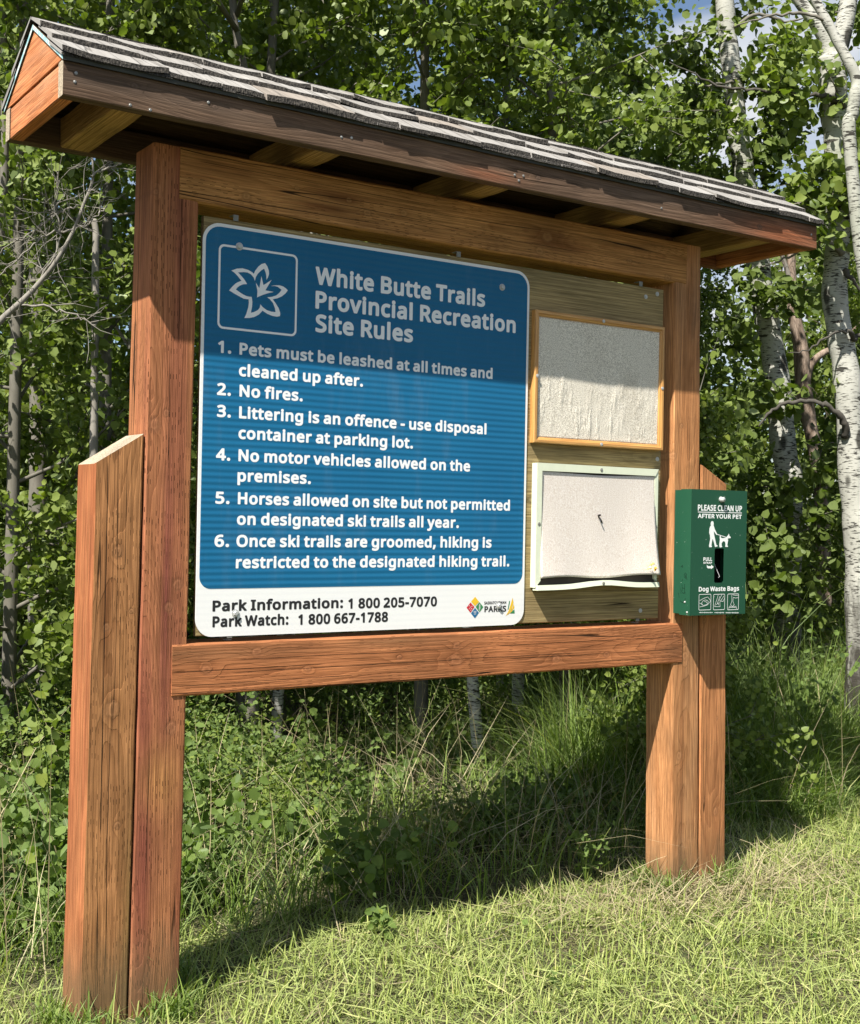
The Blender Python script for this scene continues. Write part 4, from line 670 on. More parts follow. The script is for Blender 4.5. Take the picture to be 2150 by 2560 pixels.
for k in range(3): fw.line([(1.0035 + 0.0008 * k, 1.0575 - 0.0045 * k), (1.0085, 1.0565 - 0.0045 * k), (1.0155 - 0.0008 * k, 1.0578 - 0.0045 * k)], 0.0014, 5)
for k in range(4): fw.line([(1.0285 - 0.0035 + 0.0002 * k, 1.0655 + 0.0042 * k - 0.002), (1.0285, 1.0668 + 0.0042 * k), (1.032, 1.0645 + 0.0042 * k)], 0.0012, 5)
fw.line([(1.0285, 1.057), (1.0285, 1.082)], 0.0013, 5)
for (px, pz) in ((0.985, 1.076), (0.990, 1.071), (0.986, 1.066), (0.995, 1.066), (0.992, 1.061), (0.996, 1.074)): fw.line([(px - 0.0016, pz), (px + 0.0016, pz + 0.0012)], 0.0016, 5)
fw.v += []; 
for A in (fw,):
    b0 = len(f.v); f.v += A.v; f.f += [tuple(i + b0 for i in q) for q in A.f]; f.mi += A.mi
f.build("parks_logo", LM, sign)
for (px, pz) in ((0.1165, 2.1653), (1.0988, 2.1601), (0.1264, 1.0740), (1.1086, 1.0738)):
    bolt("bolt", px, SY - 0.0012, pz, 0.0078, sign, M_STEEL, True, 0.007)
fz = NT("scuff_grey"); fz.set('Base Color', (0.5, 0.56, 0.6)); fz.set('Roughness', 0.7)

# ------------------------------------------------------------------ pin boards
def frame_bar(mb, p, q, w, inn, y0, y1, m=0):
    """mitred moulding from p to q (outer corners), inner corners inn[0], inn[1]; a stepped profile"""
    a, b2 = p, q; c, d = inn
    mid = lambda s, e, k: (s[0] + (e[0] - s[0]) * k, s[1] + (e[1] - s[1]) * k)
    prof = ((0.0, y1, ), (0.0, y0 + 0.003), (0.12, y0), (0.55, y0), (0.62, y0 + 0.0035), (0.9, y0 + 0.005), (1.0, y0 + 0.009), (1.0, y1))
    k0 = len(mb.v)
    for (k, y) in prof:
        s = mid(a, c, k); e = mid(b2, d, k)
        mb.v += [(s[0], y, s[1]), (e[0], y, e[1])]
    for i in range(len(prof)):
        j = (i + 1) % len(prof)
        mb.f.append((k0 + 2 * i, k0 + 2 * i + 1, k0 + 2 * j + 1, k0 + 2 * j)); mb.mi.append(m)
    mb.f += [tuple(k0 + 2 * i for i in range(len(prof))), tuple(k0 + 2 * i + 1 for i in reversed(range(len(prof))))]; mb.mi += [m, m]
def oak(name, light, dark, seed, vertical):
    t = NT(name); co = t.coord(); sc_ = (260, 200, 7) if vertical else (7, 200, 260)
    g = t.noise(t.map(co, sc_, (seed, seed, 0)), 1, 3, 0.6)
    c = t.mix(t.rng(g, 0.3, 0.7), dark, light)
    t.set('Base Color', c); t.set('Roughness', 0.42); t.set('Specular IOR Level', 0.5); t.bump(g, 0.2, 0.002); return t.mat
M_OAK_V = oak("honey_oak_upright", (0.66, 0.36, 0.115), (0.42, 0.20, 0.055), 3, True); M_OAK_H = oak("honey_oak_level", (0.66, 0.36, 0.115), (0.42, 0.20, 0.055), 9, False)
t = NT("speckled_board_cloth"); co = t.coord(); x, y, z = t.sep(co)
sp = t.noise(co, 330, 2, 0.7); sp2 = t.noise(co, 140, 3, 0.7)
c = t.mix(t.rng(sp, 0.34, 0.62), (0.40, 0.36, 0.295), (0.86, 0.81, 0.70))
c = t.mix(t.rng(sp2, 0.62, 0.72), c, (0.22, 0.18, 0.14))
c = t.mix(t.rng(t.noise(t.map(co, (5, 1, 3)), 1, 4, 0.6), 0.5, 0.75, 0, 0.35), c, (0.42, 0.37, 0.29))
hol = t.rng(t.vor(t.map(co, (38, 1, 38)), 1.0), 0.045, 0.07, 1.0, 0.0)
c = t.mix(t.m('MULTIPLY', hol, 0.8), c, (0.06, 0.05, 0.04))
st = t.rng(t.noise(t.map(co, (26, 10, 9)), 1, 3, 0.6), 0.50, 0.68)
low = t.rng(z, 1.93, 1.76)
t.set('Base Color', c); t.set('Roughness', 0.95)
t.bump(t.m('ADD', t.m('MULTIPLY', sp, 0.06), t.m('MULTIPLY', t.m('MULTIPLY', st, low), 0.22)), 0.55, 0.012); M_CLOTH1 = t.mat
cork = empty("bulletin_board", (1.54, 0.05, 1.64), "honey oak framed bulletin board with bare speckled cloth beside the blue sign", "bulletin board")
def child_mb(mb, name, mats, root, smooth=False):
    o = mb.build(name, mats, root, smooth)
    o.matrix_basis = Matrix.Translation(-Vector(root.location)); return o
OX0, OX1, OZ0, OZ1 = 1.234, 1.8515, 1.637, 2.0975; IX0, IX1, IZ0, IZ1 = 1.2545, 1.831, 1.6565, 2.0765
for (p, q, i0, i1, mm) in (((OX0, OZ0), (OX0, OZ1), (IX0, IZ0), (IX0, IZ1), M_OAK_V), ((OX1, OZ0), (OX1, OZ1), (IX1, IZ0), (IX1, IZ1), M_OAK_V), ((OX0, OZ1), (OX1, OZ1), (IX0, IZ1), (IX1, IZ1), M_OAK_H), ((OX0, OZ0), (OX1, OZ0), (IX0, IZ0), (IX1, IZ0), M_OAK_H)):
    mb = MB(); frame_bar(mb, p, q, 0.02, (i0, i1), 0.0395, 0.0636); child_mb(mb, "frame_bar", mm, cork)
# the cloth, pulled into low ridges near its foot
def cloth(x0, x1, z0, z1, nx, nz, fn, thick=0.0025):
    V = []; F = []
    for s in (0, 1):
        for j in range(nz + 1):
            for i in range(nx + 1):
                u, v = i / nx, j / nz
                p = fn(u, v, x0 + (x1 - x0) * u, z0 + (z1 - z0) * v)
                V.append((p[0], p[1] + s * thick, p[2]))
    n = (nx + 1) * (nz + 1)
    I = lambda s, i, j: s * n + j * (nx + 1) + i
    for j in range(nz):
        for i in range(nx):
            F.append((I(0, i, j), I(0, i + 1, j), I(0, i + 1, j + 1), I(0, i, j + 1)))
            F.append((I(1, i, j + 1), I(1, i + 1, j + 1), I(1, i + 1, j), I(1, i, j)))
    for i in range(nx):
        F.append((I(0, i, 0), I(1, i, 0), I(1, i + 1, 0), I(0, i + 1, 0))); F.append((I(0, i, nz), I(0, i + 1, nz), I(1, i + 1, nz), I(1, i, nz)))
    for j in range(nz):
        F.append((I(0, 0, j), I(0, 0, j + 1), I(1, 0, j + 1), I(1, 0, j))); F.append((I(0, nx, j), I(1, nx, j), I(1, nx, j + 1), I(0, nx, j + 1)))
    return V, F
rr = random.Random(3); ridg = [(rr.uniform(0.05, 0.95), rr.uniform(0.1, 0.55), rr.uniform(0.006, 0.014), rr.uniform(0.0005, 0.0017), rr.uniform(0.05, 0.12)) for _ in range(22)]
def f1(u, v, x, z):
    d = 0
    for (cu, cv, wu, am, lv) in ridg:
        d += am * math.exp(-((u - cu - 0.05 * (v - cv)) / wu) ** 2) * math.exp(-((v - cv) / lv) ** 2)
    return (x, 0.0500 - d - 0.0012 * math.sin(5 * u + 3 * v), z)
V_, F_ = cloth(IX0 - 0.001, IX1 + 0.001, IZ0 - 0.001, IZ1 + 0.001, 150, 60, f1)
mb = MB().add(V_, F_); child_mb(mb, "board_cloth", M_CLOTH1, cork, True)
for (px, pz) in ((1.245, 1.868), (1.545, 1.645), (1.842, 1.868), (1.545, 2.088)):
    o = bolt("screw", px, 0.0395, pz, 0.0042, cork, M_STEEL, False, 0.002); o.matrix_basis = Matrix.Translation(-Vector(cork.location))

M_CREAM = plain("pale_green_painted_trim", (0.68, 0.72, 0.56), 0.5, 0.35, var=0.04)
t = NT("faded_ribbed_cloth"); co = t.coord(); x, y, z = t.sep(co)
sp = t.noise(co, 300, 2, 0.7); rib = t.noise(t.map(co, (330, 1, 14)), 1, 2, 0.6)
c = t.mix(t.rng(sp, 0.30, 0.68), (0.58, 0.50, 0.43), (0.78, 0.73, 0.68))
c = t.mix(t.rng(t.noise(t.map(co, (22, 1, 5)), 1, 4, 0.6), 0.55, 0.72, 0, 0.22), c, (0.56, 0.50, 0.46))
t.set('Base Color', c); t.set('Roughness', 0.95); t.bump(t.m('ADD', t.m('MULTIPLY', rib, 0.5), t.m('MULTIPLY', sp, 0.25)), 0.35, 0.004); M_CLOTH2 = t.mat
lowb = empty("bulletin_board", (1.54, 0.05, 1.14), "pale green trimmed bulletin board with its faded cloth sagging loose at the foot", "bulletin board")
LX0, LX1, LZ0, LZ1 = 1.248, 1.829, 1.140, 1.5665
# the backing of the board
mb = MB().box((LX0 + 0.004, 0.050, LZ0 + 0.004), (LX1 - 0.004, 0.0635, LZ1 - 0.004)); child_mb(mb, "backing", plain("board_backing", (0.05, 0.042, 0.035), 0.9), lowb)
def trim(a, b_, c_, d_, y0, y1):
    mb = MB(); vs = [(a[0], y1, a[1]), (b_[0], y1, b_[1]), (c_[0], y1, c_[1]), (d_[0], y1, d_[1])]
    fr = [(p[0], y0 + (p[2] if len(p) > 2 else 0), p[1]) for p in (a, b_, c_, d_)]
    mb.hexa(fr + vs); o = child_mb(mb, "frame_bar", M_CREAM, lowb); return o
tw = 0.0235
trim((LX0, LZ0 - 0.006), (LX0 + tw, LZ0 + 0.018), (LX0 + tw, LZ1 - 0.027), (LX0, LZ1), 0.036, 0.0635)
trim((LX0 + 0.001, LZ1 + 0.001), (LX0 + tw, LZ1 - 0.0265), (LX1 - 0.016, LZ1 - 0.0265), (LX1, LZ1 - 0.001), 0.0375, 0.0635)
trim((LX1, LZ0 + 0.01), (LX1, LZ1 - 0.004), (LX1 - 0.017, LZ1 - 0.024), (LX1 - 0.012, LZ0 + 0.02), 0.040, 0.0635)
# bottom trim, sprung off and bowed forward
mb = MB(); nb = 14
for i in range(nb + 1):
    u = i / nb; x = LX0 + 0.004 + (LX1 - LX0 - 0.002) * u
    yy_ = 0.024 - 0.008 * math.sin(math.pi * u) + 0.003 * math.sin(7 * u); zz_ = 1.128 + 0.013 * math.exp(-((u - 0.52) / 0.2) ** 2) + 0.004 * u
    k = len(mb.v); mb.v += [(x, yy_, zz_ - 0.003), (x, yy_ + 0.003, zz_ + 0.015), (x, yy_ + 0.030, zz_ + 0.012), (x, yy_ + 0.030, zz_ - 0.004)]
    if i:
        for a_ in range(4):
            b_ = (a_ + 1) % 4; mb.f.append((k - 4 + a_, k - 4 + b_, k + b_, k + a_)); mb.mi.append(0)
mb.f += [(0, 1, 2, 3), tuple(len(mb.v) - 4 + q for q in (3, 2, 1, 0))]; mb.mi += [0, 0]
child_mb(mb, "loose_frame_bar", M_CREAM, lowb)
def f2(u, v, x, z):
    s = (1 - v)
    bul = 0.016 * s ** 2.2 * (0.55 + 0.45 * u) + 0.004 * math.sin(2.2 * math.pi * u + 0.6) * s + 0.0022 * math.sin(14 * u + 2 * v) * s
    top = 0.006 * math.exp(-((u - 0.5) / 0.3) ** 2) * v ** 6
    dz = -0.010 * math.sin(math.pi * u) * s ** 3 * 0 + 0.004 * math.sin(9 * u) * s ** 3 + 0.006 * u * s ** 3
    dx = 0.016 * max(0, (u - 0.82) / 0.18) ** 1.5 * s ** 2
    return (x + dx, 0.0425 - bul, z + dz - top)
V_, F_ = cloth(LX0 + tw - 0.001, LX1 - 0.014, 1.1660, LZ1 - 0.0275, 60, 44, f2)
mb = MB().add(V_, F_); child_mb(mb, "board_cloth", M_CLOTH2, lowb, True)
for (px, py, pz) in ((1.261, 0.036, 1.355), (1.545, 0.0375, 1.553), (1.820, 0.040, 1.352), (1.545, 0.016, 1.146)):
    o = bolt("screw", px, py, pz, 0.0042, lowb, M_SCREW, False, 0.002); o.matrix_basis = Matrix.Translation(-Vector(lowb.location))
# what is stuck in the boards
def pin(x, y, z, tx, tz, col, label, r=0.0048):
    o = MB(); d = Vector((tx, -0.014, tz)); p = Vector((x, y, z))
    o.tube([p + d * 0.35, p + d * 0.45, p + d * 0.75, p + d * 0.8, p + d], [r, r * 0.6, r * 0.55, r * 1.1, r], 8)
    o.tube([p - d * 0.1, p + d * 0.4], [0.0007, 0.0007], 5)
    q = o.build("push_pin", plain("pin_" + str(len(bpy.data.materials)), col, 0.3, 0.5)); tag(q, label, "push pin", "push pins in the lower bulletin board"); return q
pin(1.768, 0.018, 1.207, 0.012, 0.012, (0.75, 0.62, 0.08), "yellow push pin uppermost in the corner of the loose cloth")
pin(1.752, 0.018, 1.193, 0.013, 0.010, (0.72, 0.66, 0.16), "pale yellow push pin leftmost in the corner of the loose cloth")
pin(1.793, 0.014, 1.189, -0.008, 0.013, (0.66, 0.34, 0.05), "orange push pin nearest the torn corner of the loose cloth")
nl = MB(); nl.tube([(1.537, 0.040, 1.385), (1.541, 0.030, 1.372), (1.546, 0.0325, 1.364)], [0.0026, 0.0024, 0.0028], 7); nl.tube([(1.532, 0.036, 1.388), (1.541, 0.034, 1.391)], [0.0045, 0.0035], 8)
tag(nl.build("bent_nail", plain("rusty_black", (0.025, 0.02, 0.018), 0.6, 0.4)), "bent dark nail in the middle of the faded cloth", "nail")

# ------------------------------------------------------------------ dispenser of bags
t = NT("dispenser_green_paint"); co = t.coord()
chip = t.rng(t.noise(co, 70, 4, 0.7), 0.69, 0.72)
fd = t.noise(t.map(co, (6, 6, 2.5)), 1, 3)
c = t.mix(fd, (0.013, 0.066, 0.036), (0.019, 0.082, 0.046))
t.set('Base Color', t.mix(chip, c, (0.45, 0.5, 0.44))); t.set('Roughness', t.mix(fd, (0.34,) * 3, (0.46,) * 3)); t.set('Specular IOR Level', 0.18)
t.bump(t.noise(co, 500, 2), 0.06, 0.001); M_GREEN = t.mat
BX0, BX1, BZ0, BZ1, BY = 1.8680, 2.1600, 1.0300, 1.4925, -0.095
disp = empty("dog_bag_dispenser", (2.0, 0, BZ0), "dark green metal dog waste bag dispenser screwed to the right post", "dispenser")
mb = MB().box((BX0 + 0.003, -0.055, BZ0 + 0.004), (BX1 - 0.003, -0.0065, BZ1 - 0.003)).box((BX0 + 0.02, -0.0062, BZ0 + 0.03), (RL + 2 * W - 0.012, -0.001, BZ1 - 0.03)); child_mb(mb, "body", M_GREEN, disp)
# folded lid with a slot cut through its face
SX0, SX1, SZ0, SZ1 = 0, 0, 0, 0
def ZP(x, y):
    """face of the dispenser traced from pixel positions in an enlarged image crop"""
    u0, v0, u1, v1 = 435, 230, 1143, 245
    u = (x - 435) / 708.0; u += (u - 0) * 0 + (y - 240) / 1620.0 * 0.018 * (1 - 0)
    vt = 230 + 15 * u; vb = 1890 - 40 * u
    v = (y - vt) / (vb - vt)
    return (BX0 + (BX1 - BX0) * u, BZ1 + (BZ0 - BZ1) * v)
a_, b_ = ZP(725, 1002), ZP(845, 1450)
slot = rrect(a_[0], b_[1], b_[0], a_[1], 0.008, 6)
V2, T2 = tess([[(BX0, BZ0), (BX1, BZ0), (BX1, BZ1), (BX0, BZ1)], slot])
mb = MB().add([(p[0], BY, p[1]) for p in V2], T2)
n2 = len(V2); mb.add([(p[0], BY + 0.0016, p[1]) for p in V2], [tuple(reversed(q)) for q in T2])
ns = len(slot); mb.add([(p[0], BY, p[1]) for p in slot] + [(p[0], BY + 0.0016, p[1]) for p in slot], [(i, (i + 1) % ns, ns + (i + 1) % ns, ns + i) for i in range(ns)])
for (xa, xb) in ((BX0, BX0 + 0.0016), (BX1 - 0.0016, BX1)): mb.box((xa, BY + 0.0017, BZ0), (xb, -0.040, BZ1))
for (za, zb_) in ((BZ0, BZ0 + 0.0016), (BZ1 - 0.0016, BZ1)): mb.box((BX0 + 0.0018, BY + 0.0017, za), (BX1 - 0.0018, -0.040, zb_))
lid = child_mb(mb, "lid", M_GREEN, disp)
mb = MB().box((a_[0] - 0.02, -0.058, b_[1] - 0.02), (b_[0] + 0.02, -0.0505, a_[1] + 0.02)); child_mb(mb, "slot_dark_recess", plain("recess_shade_black", (0.006, 0.006, 0.006), 0.8, 0.1), disp)  # black block behind the slot, its colour standing for the shaded inside
st_ = MB(); p0, p1 = ZP(755, 1130), ZP(802, 1370); st_.tube([(p0[0], -0.070, p0[1]), (p1[0], BY + 0.004, p1[1]), (p1[0] - 0.008, BY + 0.002, p1[1] - 0.004)], [0.0011, 0.0013, 0.0013], 6)
child_mb(st_, "pull_strap", plain("grey_strap", (0.35, 0.35, 0.36), 0.5), disp)
def child_flat(f, name, mats):
    o = f.build(name, mats, disp); o.matrix_basis = Matrix.Translation(-Vector(disp.location)); return o
M_BW = plain("dispenser_white_print", (0.80, 0.82, 0.80), 0.5, 0.3, var=0.03)
YF = BY - 0.0005
def tx(f, s, xa, xb, yb, yt):
    p = ZP(xa, yb); q = ZP(xb, yb); r_ = ZP(xa, yt); f.text(s, p[0], q[0], p[1], r_[1] - p[1])
f = Flat(YF)
tx(f, "PLEASE CLEAN UP", 507, 1075, 511, 432); tx(f, "AFTER YOUR PET", 508, 1073, 609, 551)
f.line([ZP(510, 530), ZP(1073, 532)], 0.0028)
child_flat(f, "heading", M_BW); f = Flat(YF)
tx(f, "PULL", 582, 693, 1172, 1122); tx(f, "STRAP", 582, 693, 1207, 1183)
child_flat(f, "slot_lettering", M_BW); f = Flat(YF)
tx(f, "Dog Waste Bags", 527, 1045, 1572, 1510)
child_flat(f, "bags_lettering", M_BW)
f = Flat(YF)
cx, cy = ZP(690, 680); f.polys([[(cx + 0.0082 * math.cos(k * 0.4488), cy + 0.0098 * math.sin(k * 0.4488)) for k in range(14)]])
Z_ = lambda L: [ZP(*p) for p in L]
f2_ = Flat(YF - 0.00008)
f2_.polys([Z_([(676, 700), (662, 720), (655, 745), (652, 800), (662, 830), (666, 880), (652, 965), (653, 988), (686, 987), (690, 976), (682, 965), (694, 885), (701, 885), (715, 930), (724, 968), (728, 985), (760, 976), (762, 965), (745, 955), (727, 875), (716, 822), (711, 775), (733, 808), (745, 826), (758, 820), (740, 785), (722, 748), (712, 712), (704, 698)])])
f.line(Z_([(752, 818), (800, 832), (884, 860)]), 0.0024)
f2_.polys([Z_([(795, 832), (786, 850), (790, 885), (782, 950), (785, 984), (800, 989), (823, 981), (816, 970), (812, 938), (830, 906), (856, 911), (863, 942), (860, 980), (894, 981), (896, 970), (886, 960), (897, 892), (891, 872), (907, 866), (926, 866), (931, 850), (914, 837), (905, 804), (894, 828), (881, 842), (870, 860), (830, 867), (806, 864), (801, 838)])])
f2_.polys([Z_([(626, 1218), (640, 1236), (680, 1237), (680, 1216), (714, 1246), (680, 1277), (680, 1264), (645, 1266), (628, 1256)])])
for F3 in (f2_,):
    b0 = len(f.v); f.v += F3.v; f.f += [tuple(i + b0 for i in q) for q in F3.f]; f.mi += F3.mi
child_flat(f, "dog_walker_pictogram", M_BW)
f = Flat(YF)
for (xa, ya, xb, yb) in ((528, 1600, 685, 1818), (712, 1596, 862, 1812), (893, 1588, 1043, 1808)):
    p = ZP(xa, yb); q = ZP(xb, ya); f.polys([rrect(p[0], p[1], q[0], q[1], 0.005, 4), rrect(p[0] + 0.0018, p[1] + 0.0018, q[0] - 0.0018, q[1] - 0.0018, 0.0035, 4)])
for L in ([(540, 1690), (600, 1655), (640, 1640), (682, 1692), (640, 1742), (585, 1765), (540, 1772)], [(562, 1722), (585, 1690), (610, 1680), (640, 1688), (650, 1705), (636, 1740), (585, 1752), (562, 1722)], [(540, 1722), (565, 1735), (575, 1752)], [(600, 1700), (625, 1705), (635, 1725)],
          [(775, 1605), (765, 1650), (748, 1700), (730, 1765), (800, 1765), (798, 1700), (826, 1660), (850, 1620)], [(795, 1630), (765, 1722), (790, 1715)], [(805, 1690), (840, 1696), (855, 1655)], [(822, 1608), (800, 1650), (786, 1690)], [(750, 1740), (772, 1722), (785, 1745)],
          [(950, 1605), (954, 1690), (936, 1735), (960, 1765), (985, 1735), (966, 1690), (970, 1640), (1000, 1648), (1040, 1642)], [(915, 1802), (915, 1772), (1015, 1772), (1015, 1802)], [(918, 1757), (1012, 1757)], [(962, 1606), (1000, 1612), (1040, 1610)]):
    f.line(Z_(L), 0.0014)
rq = random.Random(8)
for (xa, xb, n) in ((530, 705, 16), (724, 850, 12), (868, 1042, 16)):
    for k in range(n):
        x = xa + (xb - xa) * (k + 0.5) / n; yc = 1846 - 6 * (x - 530) / 510.0; h = rq.uniform(8, 17)
        p = ZP(x, yc + h / 2); q = ZP(x + 6.5, yc - h / 2); f.polys([[(p[0], p[1]), (q[0], p[1]), (q[0], q[1]), (p[0], q[1])]])
child_flat(f, "instruction_icons", M_BW)
# scribble in marker on the side that faces left
M_INK = plain("marker_ink", (0.004, 0.02, 0.012), 0.6, 0.2)
gm_ = MB()
for L in ([(-0.051, 1.206), (-0.062, 1.212), (-0.060, 1.203)], [(-0.070, 1.178), (-0.078, 1.186), (-0.086, 1.178), (-0.082, 1.166), (-0.074, 1.168), (-0.076, 1.178), (-0.088, 1.160)], [(-0.058, 1.156), (-0.063, 1.160)], [(-0.060, 1.142), (-0.062, 1.118)], [(-0.074, 1.144), (-0.076, 1.112)], [(-0.060, 1.130), (-0.075, 1.128)], [(-0.045, 1.136), (-0.054, 1.120), (-0.066, 1.110), (-0.080, 1.112)], [(-0.046, 1.120), (-0.056, 1.108)], [(-0.040, 1.098), (-0.052, 1.080), (-0.066, 1.075), (-0.076, 1.084), (-0.082, 1.092)], [(-0.036, 1.110), (-0.040, 1.098)]):
    for i in range(len(L) - 1):
        sh = lambda p: Vector((p[0] * 0.88, p[1])); a = sh(L[i]); b2 = sh(L[i + 1]); d = (b2 - a).normalized(); q = Vector((-d.y, d.x)) * 0.0009
        gm_.add([(BX0 - 0.0004 + (0.003 if p[0] > -0.040 else 0), p[0], p[1]) for p in (a - q, b2 - q, b2 + q, a + q)], [(0, 1, 2, 3)])
child_mb(gm_, "marker_scribble", M_INK, disp)
lk = MB(); p = ZP(800, 362); lk.tube([(p[0], BY, p[1]), (p[0], BY - 0.004, p[1]), (p[0], BY - 0.014, p[1]), (p[0], BY - 0.016, p[1])], [0.0115, 0.0095, 0.0095, 0.0075], 18); lk.tube([(p[0], BY - 0.0155, p[1]), (p[0], BY - 0.0165, p[1])], [0.004, 0.0035], 10)
child_mb(lk, "lock", M_STEEL, disp, True)
for (y, z) in ((-0.080, 1.041), (-0.068, 1.078)):
    rv = MB(); rv.tube([(BX0, y, z), (BX0 - 0.002, y, z), (BX0 - 0.003, y, z)], [0.0042, 0.0036, 0.002], 10); child_mb(rv, "rivet", M_STEEL, disp)

# sign, panel and boards scaled about the camera, to just behind the post fronts
CAM_SCALE = Matrix(((0.98545, 0, 0, -0.02191), (0, 0.98545, 0, -0.04913), (0, 0, 0.98545, 0.01985), (0, 0, 0, 1)))
def scale_about_cam(o):
    if o.type != 'MESH': return
    M = (o.parent.matrix_basis if o.parent else Matrix()) @ o.matrix_basis
    o.data.transform(M.inverted() @ CAM_SCALE @ M)
for o in list(SC.objects):
    if o in (sign,) or o.parent == sign or o.name.startswith(("push_pin", "bent_nail", "back_panel", "panel_clip")): scale_about_cam(o)
    elif o.name.startswith("screw") and o.parent == kiosk: scale_about_cam(o)
    elif o.parent in (cork, lowb): scale_about_cam(o)

# ------------------------------------------------------------------ where the leafy trees stand: kind, x, y, turn, size, label
TREES = [  # positions precomputed from image pixel columns and assumed camera distances
    (2, 0.26, 3.05, 0.4, 1.00, "leafy aspen behind the dead sapling at the left edge"),
    (0, 0.95, 3.30, 1.9, 1.02, "leafy aspen behind the short left post"),
    (1, 1.75, 3.25, 3.0, 0.98, "leafy aspen rising over the roof's left third"),
    (0, 2.55, 2.75, 4.1, 1.05, "leafy aspen rising over the middle of the roof"),
    (1, 3.15, 2.15, 5.2, 0.95, "leafy aspen rising over the roof's right third"),
    (4, 2.90, 1.05, 0.9, 0.72, "bushy low aspen filling the space right of the right post above the dispenser"),
    (4, 3.30, 1.75, 2.2, 0.80, "second bushy low aspen in front of the leaning white trunk"),
    (3, 0.55, 5.60, 1.1, 0.98, "tall leafy aspen of the second row at the left edge"),
    (1, 1.75, 5.30, 2.7, 1.05, "tall leafy aspen of the second row behind the left post"),
    (3, 3.00, 4.95, 4.0, 0.95, "tall leafy aspen of the second row above the roof's middle"),
    (0, 4.20, 4.40, 5.5, 1.10, "leafy aspen of the second row above the roof's right half"),
    (2, 5.60, 3.70, 0.7, 0.62, "short leafy aspen far behind the dispenser"),
    (2, 5.30, 1.55, 2.0, 0.70, "short leafy aspen behind the biggest white trunk"),
    (2, 6.60, 2.60, 3.4, 0.60, "short leafy aspen far back beside the brown dead tree"),
]

# ------------------------------------------------------------------ vegetation: materials
def leaf_mat(name, a, b, dark, gloss=0.62, trans=0.36, yellow=(0.20, 0.24, 0.03), ydens=0.06, shine=0.45):
    t = NT(name); r_ = t.island()
    t.t.nodes.remove(t.b)
    c = t.mix(r_, a, b)
    c = t.mix(t.rng(r_, 0.0, 0.16, 0.75, 0.0, False), c, dark)
    c = t.mix(t.rng(r_, 1 - ydens, 1.0, 0.0, 0.8, False), c, yellow)
    d = t.n('ShaderNodeBsdfDiffuse'); t.put(d.inputs['Color'], c)
    tr = t.n('ShaderNodeBsdfTranslucent'); t.put(tr.inputs['Color'], t.mix(1.0, c, (1.35, 1.55, 0.55), 'MULTIPLY'))
    gl = t.n('ShaderNodeBsdfGlossy'); gl.inputs['Color'].default_value = (0.9, 0.95, 0.9, 1); gl.inputs['Roughness'].default_value = gloss
    m1 = t.n('ShaderNodeMixShader'); m1.inputs[0].default_value = trans
    t.t.links.new(d.outputs[0], m1.inputs[1]); t.t.links.new(tr.outputs[0], m1.inputs[2])
    fr = t.n('ShaderNodeFresnel'); fr.inputs['IOR'].default_value = 1.38
    m2 = t.n('ShaderNodeMixShader'); t.put(m2.inputs[0], t.m('MINIMUM', t.m('MULTIPLY', fr.outputs[0], shine), 0.08))
    t.t.links.new(m1.outputs[0], m2.inputs[1]); t.t.links.new(gl.outputs[0], m2.inputs[2])
    t.t.links.new(m2.outputs[0], t.out.inputs['Surface']); return t.mat
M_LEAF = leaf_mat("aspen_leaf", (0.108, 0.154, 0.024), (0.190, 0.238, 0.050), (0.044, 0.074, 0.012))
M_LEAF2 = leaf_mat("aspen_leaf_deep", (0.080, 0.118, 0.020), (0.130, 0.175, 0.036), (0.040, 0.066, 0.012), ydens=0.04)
M_SHRUB = leaf_mat("shrub_leaf", (0.078, 0.128, 0.024), (0.150, 0.215, 0.050), (0.036, 0.066, 0.013), gloss=0.65)
M_GRASS = leaf_mat("lawn_blade", (0.200, 0.255, 0.055), (0.385, 0.430, 0.135), (0.085, 0.125, 0.020), gloss=0.65, trans=0.3, yellow=(0.50, 0.44, 0.20), ydens=0.14, shine=0.3)
M_TALL = leaf_mat("tall_grass_blade", (0.105, 0.170, 0.028), (0.200, 0.270, 0.055), (0.06, 0.105, 0.024), gloss=0.65, trans=0.35, yellow=(0.36, 0.34, 0.13), ydens=0.08, shine=0.3)
M_STRAW = leaf_mat("dry_straw", (0.24, 0.195, 0.11), (0.42, 0.36, 0.215), (0.13, 0.095, 0.052), gloss=0.6, trans=0.15, yellow=(0.5, 0.44, 0.28), ydens=0.1, shine=0.2)
